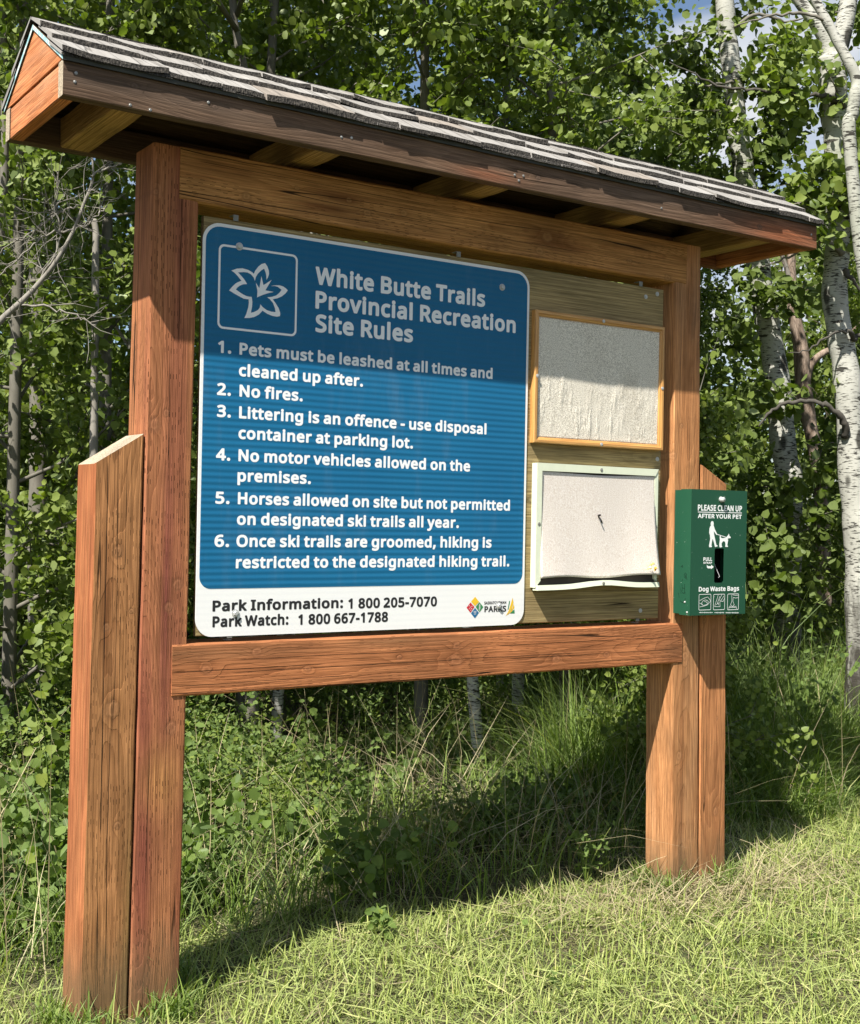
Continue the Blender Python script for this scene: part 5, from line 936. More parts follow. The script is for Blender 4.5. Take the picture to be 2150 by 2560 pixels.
def bark(name, foot):
    t = NT(name); co = t.coord(); x, y, z = t.sep(co)
    big = t.noise(t.map(co, (5, 5, 2.2)), 1, 4, 0.6)
    c = t.mix(big, (0.30, 0.30, 0.26), (0.50, 0.495, 0.45))
    c = t.mix(t.rng(t.noise(t.map(co, (3, 3, 1.1), (7, 3, 2)), 1, 3), 0.48, 0.72, 0, 0.55), c, (0.20, 0.225, 0.155))
    ln = t.noise(t.map(co, (24, 24, 150)), 1, 2, 0.55); lm = t.noise(t.map(co, (9, 9, 4), (2, 8, 1)), 1, 2)
    lt = t.m('MULTIPLY', t.rng(ln, 0.56, 0.60), t.rng(lm, 0.34, 0.52))
    c = t.mix(t.m('MULTIPLY', lt, 0.93), c, (0.022, 0.020, 0.016))
    bd = t.m('MULTIPLY', t.rng(t.noise(t.map(co, (7, 7, 30), (1, 5, 9)), 1, 4, 0.6), 0.60, 0.65), 0.95)
    sv_ = t.rng(t.vor(t.map(co, (7, 7, 3.2), (4, 1, 2)), 1.0), 0.16, 0.24, 1.0, 0.0)
    bd = t.m('MAXIMUM', bd, t.m('MULTIPLY', sv_, 0.9))
    c = t.mix(bd, c, (0.026, 0.024, 0.019))
    ft = t.rng(t.m('ADD', z, t.m('MULTIPLY', t.noise(t.map(co, (7, 7, 3)), 1, 5, 0.7), 1.5)), 1.25, 1.95, 1.0, 0.0)     # furrowed dark bark at the foot
    fr_ = t.noise(t.map(co, (22, 22, 6)), 1, 4, 0.7)
    if foot: c = t.mix(t.m('MULTIPLY', ft, t.rng(fr_, 0.30, 0.50)), c, (0.045, 0.040, 0.033))
    t.set('Base Color', c); t.set('Roughness', 0.85); t.bump(t.m('SUBTRACT', big, t.m('ADD', lt, t.m('MULTIPLY', ft, fr_)) if foot else lt), 0.6, 0.012); return t.mat
M_BARK = bark("white_aspen_bark", True); M_BARK_S = bark("pale_aspen_bark", False)
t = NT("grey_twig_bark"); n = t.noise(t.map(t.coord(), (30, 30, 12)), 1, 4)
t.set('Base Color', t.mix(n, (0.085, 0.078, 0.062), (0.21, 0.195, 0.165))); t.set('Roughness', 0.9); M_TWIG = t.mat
t = NT("pale_dead_wood"); n = t.noise(t.map(t.coord(), (26, 26, 10)), 1, 4)
t.set('Base Color', t.mix(n, (0.15, 0.135, 0.115), (0.31, 0.29, 0.255))); t.set('Roughness', 0.9); M_DEAD = t.mat
t = NT("brown_dead_bark"); n = t.noise(t.map(t.coord(), (22, 22, 5)), 1, 5, 0.65)
t.set('Base Color', t.mix(t.rng(n, 0.3, 0.7), (0.10, 0.07, 0.05), (0.36, 0.28, 0.225))); t.set('Roughness', 0.95); t.bump(n, 0.9, 0.02); M_BROWN = t.mat
t = NT("black_branch_bark"); n = t.noise(t.map(t.coord(), (30, 30, 30)), 1, 3)
t.set('Base Color', t.mix(n, (0.028, 0.025, 0.021), (0.11, 0.10, 0.085))); t.set('Roughness', 0.9); M_BLACK = t.mat

RNG = np.random.default_rng(20)
def unit(v): return v / np.maximum(np.linalg.norm(v, axis=1, keepdims=True), 1e-9)
def leaves(P, size, rng, bias=(0, -0.35, 0.55), spread=1.0, ratio=0.92, droop=0.0, fold=0.16):
    """one folded heart-round leaf per point: two quads each"""
    n = len(P)
    N = unit(rng.normal(size=(n, 3)) * spread * 0.62 + np.array(bias))
    A = rng.normal(size=(n, 3)); A[:, 2] -= droop
    A = unit(A - (A * N).sum(1, keepdims=True) * N); B = np.cross(N, A)
    s = (size * rng.uniform(0.5, 1.25, n))[:, None]
    f = (fold * rng.uniform(0.2, 1.6, n))[:, None]; cv = rng.uniform(-0.22, 0.18, n)[:, None]
    w = ratio * 0.5
    o = lambda a, b, c: P + s * (A * a + B * b + N * c)
    V = np.stack([o(0, 0, 0), o(0.16, w * 0.86, f * 0.8), o(0.62, w * 0.86, f * 0.75 + cv), o(1.0, 0, cv * 1.5), o(0.62, -w * 0.86, f * 0.75 + cv), o(0.16, -w * 0.86, f * 0.8)], 1)
    b = np.arange(n)[:, None] * 6
    F = np.concatenate([b + np.array([[0, 3, 2, 1]]), b + np.array([[0, 5, 4, 3]])], 1).reshape(-1, 4)
    return V.reshape(-1, 3), F
def blades(P, rng, ln, wd, lean, curl, az=None, seg=3):
    n = len(P)
    az = rng.uniform(0, 2 * np.pi, n) if az is None else az
    H = np.stack([np.cos(az), np.sin(az), np.zeros(n)], 1); S = np.stack([-np.sin(az), np.cos(az), np.zeros(n)], 1)
    tw = rng.uniform(-0.6, 0.6, n)[:, None]; S2 = unit(S * np.cos(tw) + np.array([0, 0, 1.0]) * np.sin(tw) * 0.7)
    pts = [P]; 
    for k in range(seg):
        th = lean + curl * (k + 0.5) / seg
        pts.append(pts[-1] + (ln / seg)[:, None] * (H * np.sin(th)[:, None] + np.array([0, 0, 1.0]) * np.cos(th)[:, None]))
    V = []
    for k, p in enumerate(pts):
        u = k / seg; w = wd * (0.8 + 0.5 * u if u < 0.4 else 1.0 * (1 - u) / 0.6 + 0.04)
        V += [p - S2 * (w / 2)[:, None], p + S2 * (w / 2)[:, None]]
    V = np.stack(V, 1); m = 2 * (seg + 1)
    b = np.arange(n)[:, None] * m
    F = np.concatenate([b + np.array([[2 * k, 2 * k + 1, 2 * k + 3, 2 * k + 2]]) for k in range(seg)], 1).reshape(-1, 4)
    return V.reshape(-1, 3), F
def join(parts):
    V, F, mi, o = [], [], [], 0
    for p in parts:
        v, f = p[0], p[1]; V.append(v); F.append(f + o); mi.append(np.full(len(f), p[2] if len(p) > 2 else 0)); o += len(v)
    return np.concatenate(V), np.concatenate(F), np.concatenate(mi)

# ------------------------------------------------------------------ lawn, straw and tall grass
def in_view(x, y, pad=0.5):
    """the wedge of ground the place is seen over, with room to step aside"""
    dx, dy = x + 1.505, y + 3.376
    f = dx * 0.5604 + dy * 0.8282; s = dx * 0.828 - dy * 0.5604
    return (f > 2.4) & (np.abs(s) < 0.36 * f + pad)
def scatter(n, x0, x1, y0, y1, rng, keep=None):
    x = rng.uniform(x0, x1, n); y = rng.uniform(y0, y1, n); k = in_view(x, y)
    if keep is not None: k &= keep(x, y)
    x, y = x[k], y[k]; post_ = np.minimum(np.hypot(x + 0.19, y - 0.05), np.hypot(x - 2.02, y - 0.05)); return np.stack([x, y, ground_z(x, y) - 0.004 - 0.03 * np.exp(-(post_ / 0.30) ** 2)], 1)
def wob(x, y, s=1.0): return np.sin(x * 2.1 * s + 1.7 * np.sin(y * 1.3 * s)) * np.sin(y * 2.7 * s + 0.8 * x * s)
def edge_y(x):
    """where mown lawn gives way to rough growth"""
    return np.interp(x, [-3, -0.6, 0.2, 1.2, 1.9, 2.3, 2.8, 3.6, 5, 8], [0.75, 0.62, 0.42, 0.42, 0.40, 0.42, 0.55, 0.62, 0.75, 1.0]) + 0.09 * np.sin(3.3 * x) + 0.05 * np.sin(9.1 * x)
rng = np.random.default_rng(1)
fleck = lambda x, y: np.sin(x * 31 + 3 * np.sin(y * 17)) * np.sin(y * 37 + 2 * np.sin(x * 23)) + 0.6 * np.sin(x * 67 + y * 41) * np.sin(y * 73 - x * 29)
lawn_keep = lambda x, y: (y < edge_y(x) + rng.normal(0, 0.07, len(x))) & (fleck(x, y) > rng.uniform(-1.4, 0.3, len(x)))
parts = []
P = scatter(230000, -3.2, 7, -2.6, 1.2, rng, lawn_keep); n = len(P)
parts.append((*blades(P, rng, rng.gamma(5, 0.011, n) + 0.012, rng.uniform(0.0022, 0.0052, n), np.abs(rng.normal(0.60, 0.42, n)), rng.uniform(0.1, 1.1, n)), 0))
P = scatter(70000, -3.2, 7, -2.6, 1.3, rng, lawn_keep); n = len(P); P[:, 2] += rng.uniform(0.004, 0.035, n)      # cuttings lying flat
parts.append((*blades(P, rng, rng.gamma(6, 0.015, n) + 0.02, rng.uniform(0.0022, 0.0052, n), rng.normal(1.5, 0.16, n), rng.uniform(-0.25, 0.35, n)), 0))
P = scatter(14000, -3.2, 7, -2.6, 1.3, rng, lambda x, y: lawn_keep(x, y) & (wob(x, y, 2.3) > 0.15)); n = len(P)
parts.append((*blades(P, rng, rng.gamma(8, 0.014, n), rng.uniform(0.003, 0.006, n), np.abs(rng.normal(0.35, 0.25, n)), rng.uniform(0.2, 1.2, n)), 0))
P = scatter(9000, -3.2, 7, -2.6, 1.2, rng, lambda x, y: lawn_keep(x, y) & (wob(x, y, 3.1) > 0.45)); n = len(P); P[:, 2] += rng.uniform(0.015, 0.05, n)
parts.append((*leaves(P, 0.021, rng, (0, -0.1, 0.9), 0.8, 0.9, 0.0), 1))
V, F, mi = join(parts)
tag(link("lawn_grass", np_mesh(V, F, mi), [M_GRASS, M_SHRUB]), "short mown yellowish green lawn with cuttings lying on it", "grass", kind='stuff')
parts = []
near_r = lambda x, y: np.exp(-(((x - 2.0) / 0.75) ** 2 + ((y + 0.02) / 0.34) ** 2))
P = scatter(60000, -3, 7, -2.6, 3.0, rng, lambda x, y: (rng.uniform(size=len(x)) < np.clip(0.95 * near_r(x, y) + 0.13 * ((y > 0.2) & (y < 1.9) & (x < 2.6) & (x > -0.1)) + 0.05 + 0.25 * np.exp(-(((x + 0.75) / 0.35) ** 2 + ((y - 0.45) / 0.3) ** 2)), 0, 1))); n = len(P); P[:, 2] += rng.uniform(0.004, 0.045, n)
parts.append((*blades(P, rng, rng.gamma(5, 0.022, n) + 0.02, rng.uniform(0.0018, 0.0042, n), rng.normal(1.45, 0.22, n), rng.uniform(-0.3, 0.4, n)), 0))
q = np.stack([rng.normal(2.0, 0.40, 1500), rng.normal(-0.10, 0.13, 1500)], 1); P = np.stack([q[:, 0], q[:, 1], ground_z(q[:, 0], q[:, 1]) + rng.uniform(0.0, 0.04, 1500)], 1); n = len(P)
parts.append((*blades(P, rng, rng.gamma(5, 0.022, n) + 0.02, rng.uniform(0.0018, 0.0040, n), rng.normal(1.35, 0.28, n), rng.uniform(-0.3, 0.5, n)), 0))
P = scatter(5200, -1.5, 6, 0.35, 2.4, rng, lambda x, y: rng.uniform(size=len(x)) < np.where((x > 0.7) & (x < 2.5) & (y < 1.4), 1.0, 0.4)); n = len(P); P[:, 2] += rng.uniform(0, 0.12, n)
parts.append((*blades(P, rng, rng.gamma(6, 0.07, n) + 0.1, rng.uniform(0.002, 0.0042, n), rng.normal(0.9, 0.5, n), rng.uniform(0.0, 1.2, n), seg=5), 0)) if False else parts.append((*blades(P, rng, rng.gamma(6, 0.07, n) + 0.1, rng.uniform(0.002, 0.0042, n), rng.normal(0.9, 0.5, n), rng.uniform(0.0, 1.2, n)), 0))
V, F, mi = join(parts)
tag(link("dry_straw", np_mesh(V, F), M_STRAW), "pale dry straw and dead stalks round the posts and under the kiosk", "straw", kind='stuff')
rough = lambda x, y: y > edge_y(x) - 0.05 + rng.normal(0, 0.06, len(x))
right = lambda x: sst(1.9, 2.5, x)
P1 = scatter(60000, -3, 7.5, 0.3, 3.4, rng, lambda x, y: rough(x, y) & (rng.uniform(size=len(x)) < np.clip(0.24 + 1.0 * right(x) * (y < edge_y(x) + 0.9) + 0.35 * (np.abs(y - edge_y(x)) < 0.2) + 0.25 * (wob(x, y, 1.4) > 0.35), 0, 1) * np.where(y > edge_y(x) + 1.3, 0.35, 1.0))); n = len(P1)
hr = 0.20 + 0.24 * right(P1[:, 0]) * sst(0.0, 0.6, P1[:, 1] - edge_y(P1[:, 0])) + 0.05 * wob(P1[:, 0], P1[:, 1], 1.4)
tx = np.concatenate([np.stack([rng.normal(cx, 0.035, 110), rng.normal(cy, 0.03, 110)], 1) for (cx, cy) in ((-0.34, -0.05), (-0.10, -0.06), (-0.03, 0.03), (-0.37, 0.08), (1.86, -0.03), (1.86, 0.10), (2.18, 0.02), (2.19, 0.14), (2.10, -0.06), (0.0, 0.16))])
T1 = np.stack([tx[:, 0], tx[:, 1], ground_z(tx[:, 0], tx[:, 1]) - 0.004], 1)
sel_ = (P1[:, 0] > 0.9) & (P1[:, 0] < 3.6) & (P1[:, 1] > 1.2); hr = np.where(sel_, hr * 0.6, hr)
P1 = np.concatenate([P1, T1]); n = len(P1); hr = np.concatenate([hr, np.full(len(T1), 0.050)])
R1 = scatter(90000, 2.35, 6.5, 0.4, 2.0, rng, lambda x, y: (y > edge_y(x) + rng.normal(0, 0.05, len(x))) & (y < edge_y(x) + 0.85) & (rng.uniform(size=len(x)) < 0.55 + 0.45 * wob(x, y, 1.9)))
P1 = np.concatenate([P1, R1]); n = len(P1); hr = np.concatenate([hr, np.clip(0.13 + 0.42 * (R1[:, 1] - edge_y(R1[:, 0])), 0.08, 0.40) * (1 + 0.3 * wob(R1[:, 0], R1[:, 1], 2.2))])
V, F = blades(P1, rng, hr * rng.gamma(9, 0.135, n) + 0.04, rng.uniform(0.003, 0.0068, n), np.abs(rng.normal(0.22, 0.2, n)), rng.uniform(0.3, 1.7, n), seg=4)
tag(link("tall_grass", np_mesh(V, F), M_TALL), "tall unmown green grass behind and to the right of the kiosk", "grass", kind='stuff')

# ------------------------------------------------------------------ shrubby undergrowth
def clumps(n, x0, x1, y0, y1, rng, keep):
    x = rng.uniform(x0, x1, n); y = rng.uniform(y0, y1, n); k = in_view(x, y, 1.2) & keep(x, y); return x[k], y[k]
def shrub_cloud(xs, ys, rng, hh, per, size, lo=0.02):
    """leafy stems that rise from each clump and arch outwards"""
    Pl = []
    for x, y, h in zip(xs, ys, hh):
        g = gz(x, y)
        for s in range(rng.integers(5, 9)):
            a = rng.uniform(0, 2 * np.pi); r = rng.uniform(0.08, 0.45) * (h / 0.6) ** 0.7; hs = h * rng.uniform(0.55, 1.1)
            m = int(per * rng.uniform(0.6, 1.3))
            u = rng.uniform(0.12, 1.0, m) ** 0.75
            px = x + np.cos(a) * r * u ** 1.4 + rng.normal(0, 0.045, m); py = y + np.sin(a) * r * u ** 1.4 + rng.normal(0, 0.045, m)
            pz = g + lo + hs * (u - 0.18 * u * u) + rng.normal(0, 0.03, m)
            Pl.append(np.stack([px, py, np.maximum(pz, g + 0.01)], 1))
    return np.concatenate(Pl)
rs2 = np.random.default_rng(4)
shade = lambda x, y: (x > 0.5) & (x < 2.5) & (y < 1.25)
def dens(x, y):
    d = y - edge_y(x)
    p = np.where(d > 0.25, 1.0, np.where(d > 0.02, 0.45, 0.0))
    p = np.where((x > 0.95) & (x < 2.6) & (y < 1.35), np.where(y > 0.70, 0.55, 0.12), p)
    p = np.where((x > 0.2) & (x <= 0.95) & (y < 0.75), 0.35, p)
    p = np.where((x > 2.3) & (d < 0.75), 0.10, p)
    p = np.where((x > 1.5) & (x < 3.0) & (y > 1.3), p * 0.55, p)
    return p
xs, ys = clumps(1000, -2.2, 7.5, 0.5, 4.6, rs2, lambda x, y: rs2.uniform(size=len(x)) < dens(x, y))
hh = np.where((xs > 1.4) & (ys > 1.3), 0.62, 1.0) * (0.30 + 0.16 * rs2.uniform(size=len(xs)) + 0.10 * np.clip(ys - edge_y(xs), 0, 3) + 0.06 * wob(xs, ys, 0.9))
kind = rs2.integers(0, 3, len(xs)) + 0 * xs.astype(int); kind = np.where(wob(xs, ys, 0.7) > 0.25, 2, kind)
hh = hh * rs2.uniform(0.6, 1.35, len(xs))
hh = np.where((xs > 1.1) & (xs < 3.7) & (ys > 1.3) & (ys < 3.2), hh * 0.75, hh)
hh = np.where((xs > 0.9) & (xs < 2.6) & (ys <= 1.3), np.minimum(hh, 0.30), hh)
parts = []
for kk, (per, sz, asp, up) in enumerate(((50, 0.022, 0.62, 0.9), (40, 0.029, 0.85, 0.7), (22, 0.043, 0.9, 0.6))):
    m_ = kind == kk
    P = shrub_cloud(xs[m_], ys[m_], rs2, hh[m_] * (1.0, 0.95, 0.8)[kk], per, sz)
    V, F = leaves(P, sz, rs2, (0, -0.18, up), 1.0, asp, 0.2)
    parts.append((V, F, 1 if kk == 0 else 0))
V, F, mi = join(parts)
under = link("undergrowth", np_mesh(V, F, mi), [M_SHRUB, M_LEAF]); tag(under, "dense low leafy undergrowth of small rounded leaves at the forest edge", "undergrowth", kind='stuff')

# ------------------------------------------------------------------ leafy aspens
def make_tree_meshes(seed, H, crown0, spread, nbr, per, size, trunk_r, lean=(0, 0), bias=(-0.25, -0.45, 0.5)):
    """trunk with limbs (one mesh) and a crown of separate leaves on its twigs (one mesh); base at the origin"""
    rg = np.random.default_rng(seed); rd = random.Random(seed)
    mb = MB()
    n = 12
    path = []
    for i in range(n + 1):
        u = i / n; path.append(Vector((lean[0] * u ** 1.3 * H + 0.05 * math.sin(3 * u + seed), lean[1] * u ** 1.3 * H + 0.05 * math.cos(2.3 * u + seed), -0.2 + (H + 0.2) * u)))
    mb.tube(path, [max(0.006, trunk_r * (1 - 0.86 * i / n)) for i in range(n + 1)], 8, 0)
    L = []
    for b in range(nbr):
        u = crown0 + (1 - crown0) * (b + rd.random()) / nbr
        k = u * n; i0 = min(n - 1, int(k)); base = path[i0].lerp(path[i0 + 1], k - i0)
        a = b * 2.4 + rd.uniform(-0.6, 0.6); ln = spread * (1.05 - 0.65 * ((u - crown0) / (1 - crown0))) * rd.uniform(0.6, 1.15)
        el = rd.uniform(0.15, 0.9)
        d = Vector((math.cos(a) * math.cos(el), math.sin(a) * math.cos(el), math.sin(el)))
        pts = [base]; q = base.copy()
        for s in range(4):
            d = (d + Vector((rd.uniform(-.25, .25), rd.uniform(-.25, .25), rd.uniform(-.22, .18)))).normalized(); q = q + d * ln / 4; pts.append(q.copy())
        r0 = max(0.004, trunk_r * 0.34 * (1.1 - u))
        mb.tube(pts, [r0, r0 * .8, r0 * .6, r0 * .4, 0.002], 5, 1, cap=False)
        for tw in range(rd.randint(5, 8)):
            s = rd.uniform(0.25, 1.0) * 4; j = min(3, int(s)); o = pts[j].lerp(pts[j + 1], s - j)
            dd = Vector((rd.gauss(0, 1), rd.gauss(0, 1), rd.gauss(0.1, 0.7))).normalized(); tl = rd.uniform(0.14, 0.42) * (spread / 1.0) ** 0.3
            e = o + dd * tl * 0.6 + Vector((0, 0, -0.02)); e2 = e + (dd + Vector((0, 0, -0.35))).normalized() * tl * 0.5
            mb.tube([o, e, e2], [r0 * .35 + .0012, .0018, .001], 3, 1, cap=False)
            m = int(per * rd.uniform(0.5, 1.4))
            uu = rg.uniform(0, 1, m)[:, None]
            c = np.where(uu < .6, np.array(o) + (np.array(e) - np.array(o)) * uu / .6, np.array(e) + (np.array(e2) - np.array(e)) * (uu - .6) / .4)
            L.append(c + rg.normal(0, 0.045, (m, 3)))
    P = np.concatenate(L); P = P[P[:, 2] > 0.05]
    V, F = leaves(P, size, rg, bias, 1.15, 0.95, 0.5)
    me = mesh_from(mb.v, mb.f, mb.mi, True)
    return me, np_mesh(V, F)
PROTO = [
    make_tree_meshes(101, 8.2, 0.06, 1.10, 62, 62, 0.046, 0.042, (0.03, 0.0)),
    make_tree_meshes(102, 8.8, 0.09, 1.20, 64, 62, 0.047, 0.046, (-0.03, -0.02)),
    make_tree_meshes(103, 7.6, 0.05, 1.00, 60, 62, 0.045, 0.040, (0.0, -0.03)),
    make_tree_meshes(104, 9.6, 0.12, 1.40, 64, 62, 0.048, 0.056, (0.02, 0.02)),
    make_tree_meshes(105, 2.6, 0.04, 0.75, 42, 60, 0.043, 0.022, (0.02, -0.05)),
]
for i, (a, b) in enumerate(PROTO):
    for m in (M_TWIG, M_TWIG): a.materials.append(m)
    b.materials.append(M_LEAF)
def aspen(i, x, y, rot, s, label, group="leafy aspens at the forest edge"):
    r = empty("aspen_tree", (x, y, gz(x, y)), label, "tree", group); r.rotation_euler = (0, 0, rot); r.scale = (s, s, s)
    for nm, me in zip(("trunk", "crown"), PROTO[i]):
        o = bpy.data.objects.new(nm, me); COL.objects.link(o); o.parent = r
    return r
for a in TREES: aspen(*a)

# ------------------------------------------------------------------ the wood behind, one mass of leaves
rf = np.random.default_rng(9)
def wood_mass():
    n = 62; L = []
    # crowns of the second and third row, as clumps of leaves round their stems
    for k in range(n):
        f = rf.uniform(10.2, 17.5); s = rf.uniform(-0.50, 0.50) * f
        x = -1.505 + 0.5604 * f + 0.828 * s; y = -3.376 + 0.8282 * f - 0.5604 * s
        q = s / f
        top = np.interp(q, [-0.5, -0.3, -0.05, 0.10, 0.2, 0.29, 0.5], [10.5, 10.2, 10.0, 9.0, 4.8, 4.6, 8.5]) * rf.uniform(0.82, 1.05) * (f / 13) ** 0.5
        g = gz(x, y)
        for c in range(int(40 * top / 6)):
            zc = g + rf.uniform(0.2, top); rr_ = 1.35 * (1.05 - 0.55 * (zc - g) / top)
            a = rf.uniform(0, 2 * np.pi); r = rr_ * np.sqrt(rf.uniform())
            m = rf.integers(30, 70)
            L.append(np.array([x + r * np.cos(a), y + r * np.sin(a), zc]) + rf.normal(0, 1, (m, 3)) * np.array([0.24, 0.24, 0.15]))
    for k in range(60):                                              # bushes that close the view between the stems
        f = rf.uniform(10.0, 15.0); s = rf.uniform(-0.46, 0.46) * f
        x = -1.505 + 0.5604 * f + 0.828 * s; y = -3.376 + 0.8282 * f - 0.5604 * s; g = gz(x, y); top = rf.uniform(1.6, 3.4)
        for c in range(26):
            a = rf.uniform(0, 2 * np.pi); r = 1.0 * np.sqrt(rf.uniform()); m = rf.integers(30, 60)
            L.append(np.array([x + r * np.cos(a), y + r * np.sin(a), g + top * rf.uniform(0.08, 1)]) + rf.normal(0, 1, (m, 3)) * np.array([0.22, 0.22, 0.16]))
    P = np.concatenate(L); P = P[P[:, 2] > ground_z(P[:, 0], P[:, 1]) + 0.03]
    return leaves(P, 0.078, rf, (-0.25, -0.4, 0.45), 1.2, 0.95, 0.4)
V, F = wood_mass()
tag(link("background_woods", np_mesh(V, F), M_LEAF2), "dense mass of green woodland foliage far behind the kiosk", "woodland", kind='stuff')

# ------------------------------------------------------------------ single trunks: paths baked from image pixels at assumed distances
def local(o, pts): return [Vector(p) - Vector(o) for p in pts]
def trunk_tree(name, label, pts, rads, mat, group=None, cat="tree", limbs=(), n=14, sub=5):
    base = Vector(pts[-1]); base.z = gz(base.x, base.y)
    root = empty(name, base, label, cat, group)
    P = [Vector(p) for p in pts]
    if P[-1].z > base.z - 0.1: P.append(Vector((base.x + (P[-1].x - P[-2].x) * 0.1, base.y, base.z - 0.2))); rads = list(rads) + [rads[-1] * 1.12]
    C = catmull(P, sub); rr_ = [float(np.interp(i / sub, range(len(rads)), rads)) for i in range(len(C))]
    rd = random.Random(label)
    rr_ = [r * (1 + 0.05 * math.sin(i * 1.3) + rd.uniform(-0.03, 0.03)) for i, r in enumerate(rr_)]
    mb = MB(); mb.tube(local(base, C), rr_, n); mb.build("trunk", mat, root, True)
    for (nm, lp, lr, lm) in limbs:
        c2 = catmull(lp, 5); r2 = [float(np.interp(i / 5, range(len(lr)), lr)) * (1 if nm == 'limb' else rd.uniform(0.62, 0.92)) for i in range(len(c2))]
        if nm == 'branch': c2 = [p + Vector((rd.gauss(0, .004), rd.gauss(0, .004), rd.gauss(0, .005))) if i else p for i, p in enumerate(c2)]
        mb = MB(); mb.tube(local(base, c2), r2, 9); mb.build(nm, lm, root, True)
    return root
big = trunk_tree("aspen_tree", "biggest white aspen at the right edge, forking near the top of the photo",
    [(4.21, 1.19, 3.97), (4.22, 1.18, 3.84), (4.23, 1.18, 3.65), (4.24, 1.17, 3.5), (4.26, 1.16, 3.07), (4.255, 1.16, 2.88), (4.25, 1.17, 2.65), (4.29, 1.15, 2.38), (4.32, 1.13, 2.17), (4.36, 1.11, 1.63), (4.39, 1.09, 1.33), (4.41, 1.08, 0.92), (4.42, 1.07, 0.31)],
    [0.066, 0.072, 0.070, 0.064, 0.066, 0.066, 0.067, 0.070, 0.072, 0.076, 0.082, 0.088, 0.094], M_BARK, "white aspen trunks", limbs=(
    ("limb", [(4.215, 1.185, 3.90), (4.195, 1.20, 4.04), (4.13, 1.24, 4.16), (4.05, 1.30, 4.30), (3.97, 1.35, 4.46), (3.86, 1.42, 4.75)], [0.052, 0.042, 0.037, 0.034, 0.031, 0.028], M_BARK),
    ("limb", [(4.22, 1.19, 3.88), (4.255, 1.155, 4.07), (4.28, 1.14, 4.22), (4.295, 1.13, 4.40), (4.31, 1.11, 4.8)], [0.056, 0.052, 0.049, 0.047, 0.042], M_BARK),
    ("branch", [(4.27, 1.10, 1.86), (4.22, 1.08, 1.955), (4.14, 1.13, 2.025), (4.07, 1.18, 2.05), (3.97, 1.24, 2.035), (3.89, 1.30, 1.985), (3.83, 1.33, 1.90)], [0.030, 0.024, 0.018, 0.015, 0.013, 0.011, 0.005], M_BLACK),
    ("branch", [(4.22, 1.10, 3.665), (4.11, 1.14, 3.72), (3.98, 1.22, 3.715), (3.81, 1.34, 3.74), (3.68, 1.43, 3.75), (3.52, 1.54, 3.82), (3.40, 1.62, 3.88)], [0.018, 0.015, 0.012, 0.011, 0.009, 0.007, 0.003], M_BLACK),
    ("branch", [(4.22, 1.10, 2.86), (4.13, 1.10, 2.90), (4.05, 1.14, 2.92), (3.93, 1.22, 2.83), (3.80, 1.30, 2.76)], [0.024, 0.020, 0.014, 0.009, 0.004], M_TWIG),
    ("branch", [(4.30, 1.07, 2.40), (4.22, 1.05, 2.43), (4.13, 1.09, 2.41), (4.02, 1.16, 2.32), (3.93, 1.22, 2.30)], [0.022, 0.014, 0.009, 0.006, 0.003], M_BLACK),
    ("branch", [(4.33, 1.09, 2.42), (4.42, 1.00, 2.44), (4.50, 0.93, 2.40)], [0.018, 0.010, 0.004], M_BLACK),
    ("branch", [(4.24, 1.10, 2.78), (4.27, 1.05, 2.70), (4.32, 1.03, 2.62)], [0.022, 0.012, 0.005], M_BLACK)), n=18)
trunk_tree("aspen_tree", "slim pale aspen stem curving left across the biggest aspen near the top right corner",
    [(3.50, 0.82, 4.35), (3.53, 0.80, 4.07), (3.57, 0.78, 3.99), (3.61, 0.75, 3.90), (3.66, 0.72, 3.80), (3.71, 0.68, 3.68), (3.75, 0.66, 3.59), (3.74, 0.66, 3.52), (3.73, 0.67, 3.42), (3.72, 0.68, 3.33), (3.80, 0.66, 2.76), (3.95, 0.62, 2.0), (4.02, 0.62, 1.0), (4.05, 0.62, 0.2)],
    [0.018, 0.021, 0.023, 0.024, 0.025, 0.027, 0.030, 0.032, 0.032, 0.032, 0.033, 0.036, 0.040, 0.042], M_BARK, "white aspen trunks", limbs=(
    ("branch", [(3.755, 0.66, 3.62), (3.80, 0.63, 3.72), (3.82, 0.61, 3.86), (3.83, 0.60, 4.05)], [0.020, 0.017, 0.015, 0.013], M_BARK),
    ("branch", [(3.62, 0.74, 3.89), (3.50, 0.82, 3.92), (3.38, 0.90, 3.90), (3.25, 1.0, 3.86)], [0.013, 0.010, 0.008, 0.004], M_TWIG)))
lean = trunk_tree("aspen_tree", "leaning white aspen seen above and to the right of the roof's right end",
    [(4.22, 2.14, 5.4), (4.28, 2.10, 4.97), (4.32, 2.08, 4.55), (4.34, 2.07, 4.34), (4.36, 2.05, 4.13), (4.38, 2.04, 3.92), (4.40, 2.03, 3.77), (4.50, 1.96, 3.05), (4.55, 1.93, 2.72), (4.63, 1.88, 2.22), (4.67, 1.87, 1.86), (4.70, 1.84, 1.62), (4.70, 1.85, 1.09), (4.70, 1.85, 0.64), (4.71, 1.85, 0.18)],
    [0.050, 0.054, 0.057, 0.058, 0.060, 0.062, 0.063, 0.070, 0.073, 0.076, 0.079, 0.081, 0.086, 0.090, 0.094], M_BARK, "white aspen trunks", limbs=(
    ("branch", [(4.36, 2.0, 4.1), (4.26, 2.0, 4.06), (4.12, 2.05, 4.02), (4.0, 2.1, 4.04)], [0.014, 0.011, 0.008, 0.003], M_TWIG),
    ("branch", [(4.33, 2.02, 4.42), (4.45, 1.93, 4.50), (4.6, 1.85, 4.46), (4.76, 1.75, 4.52)], [0.016, 0.013, 0.010, 0.004], M_TWIG)), n=16)
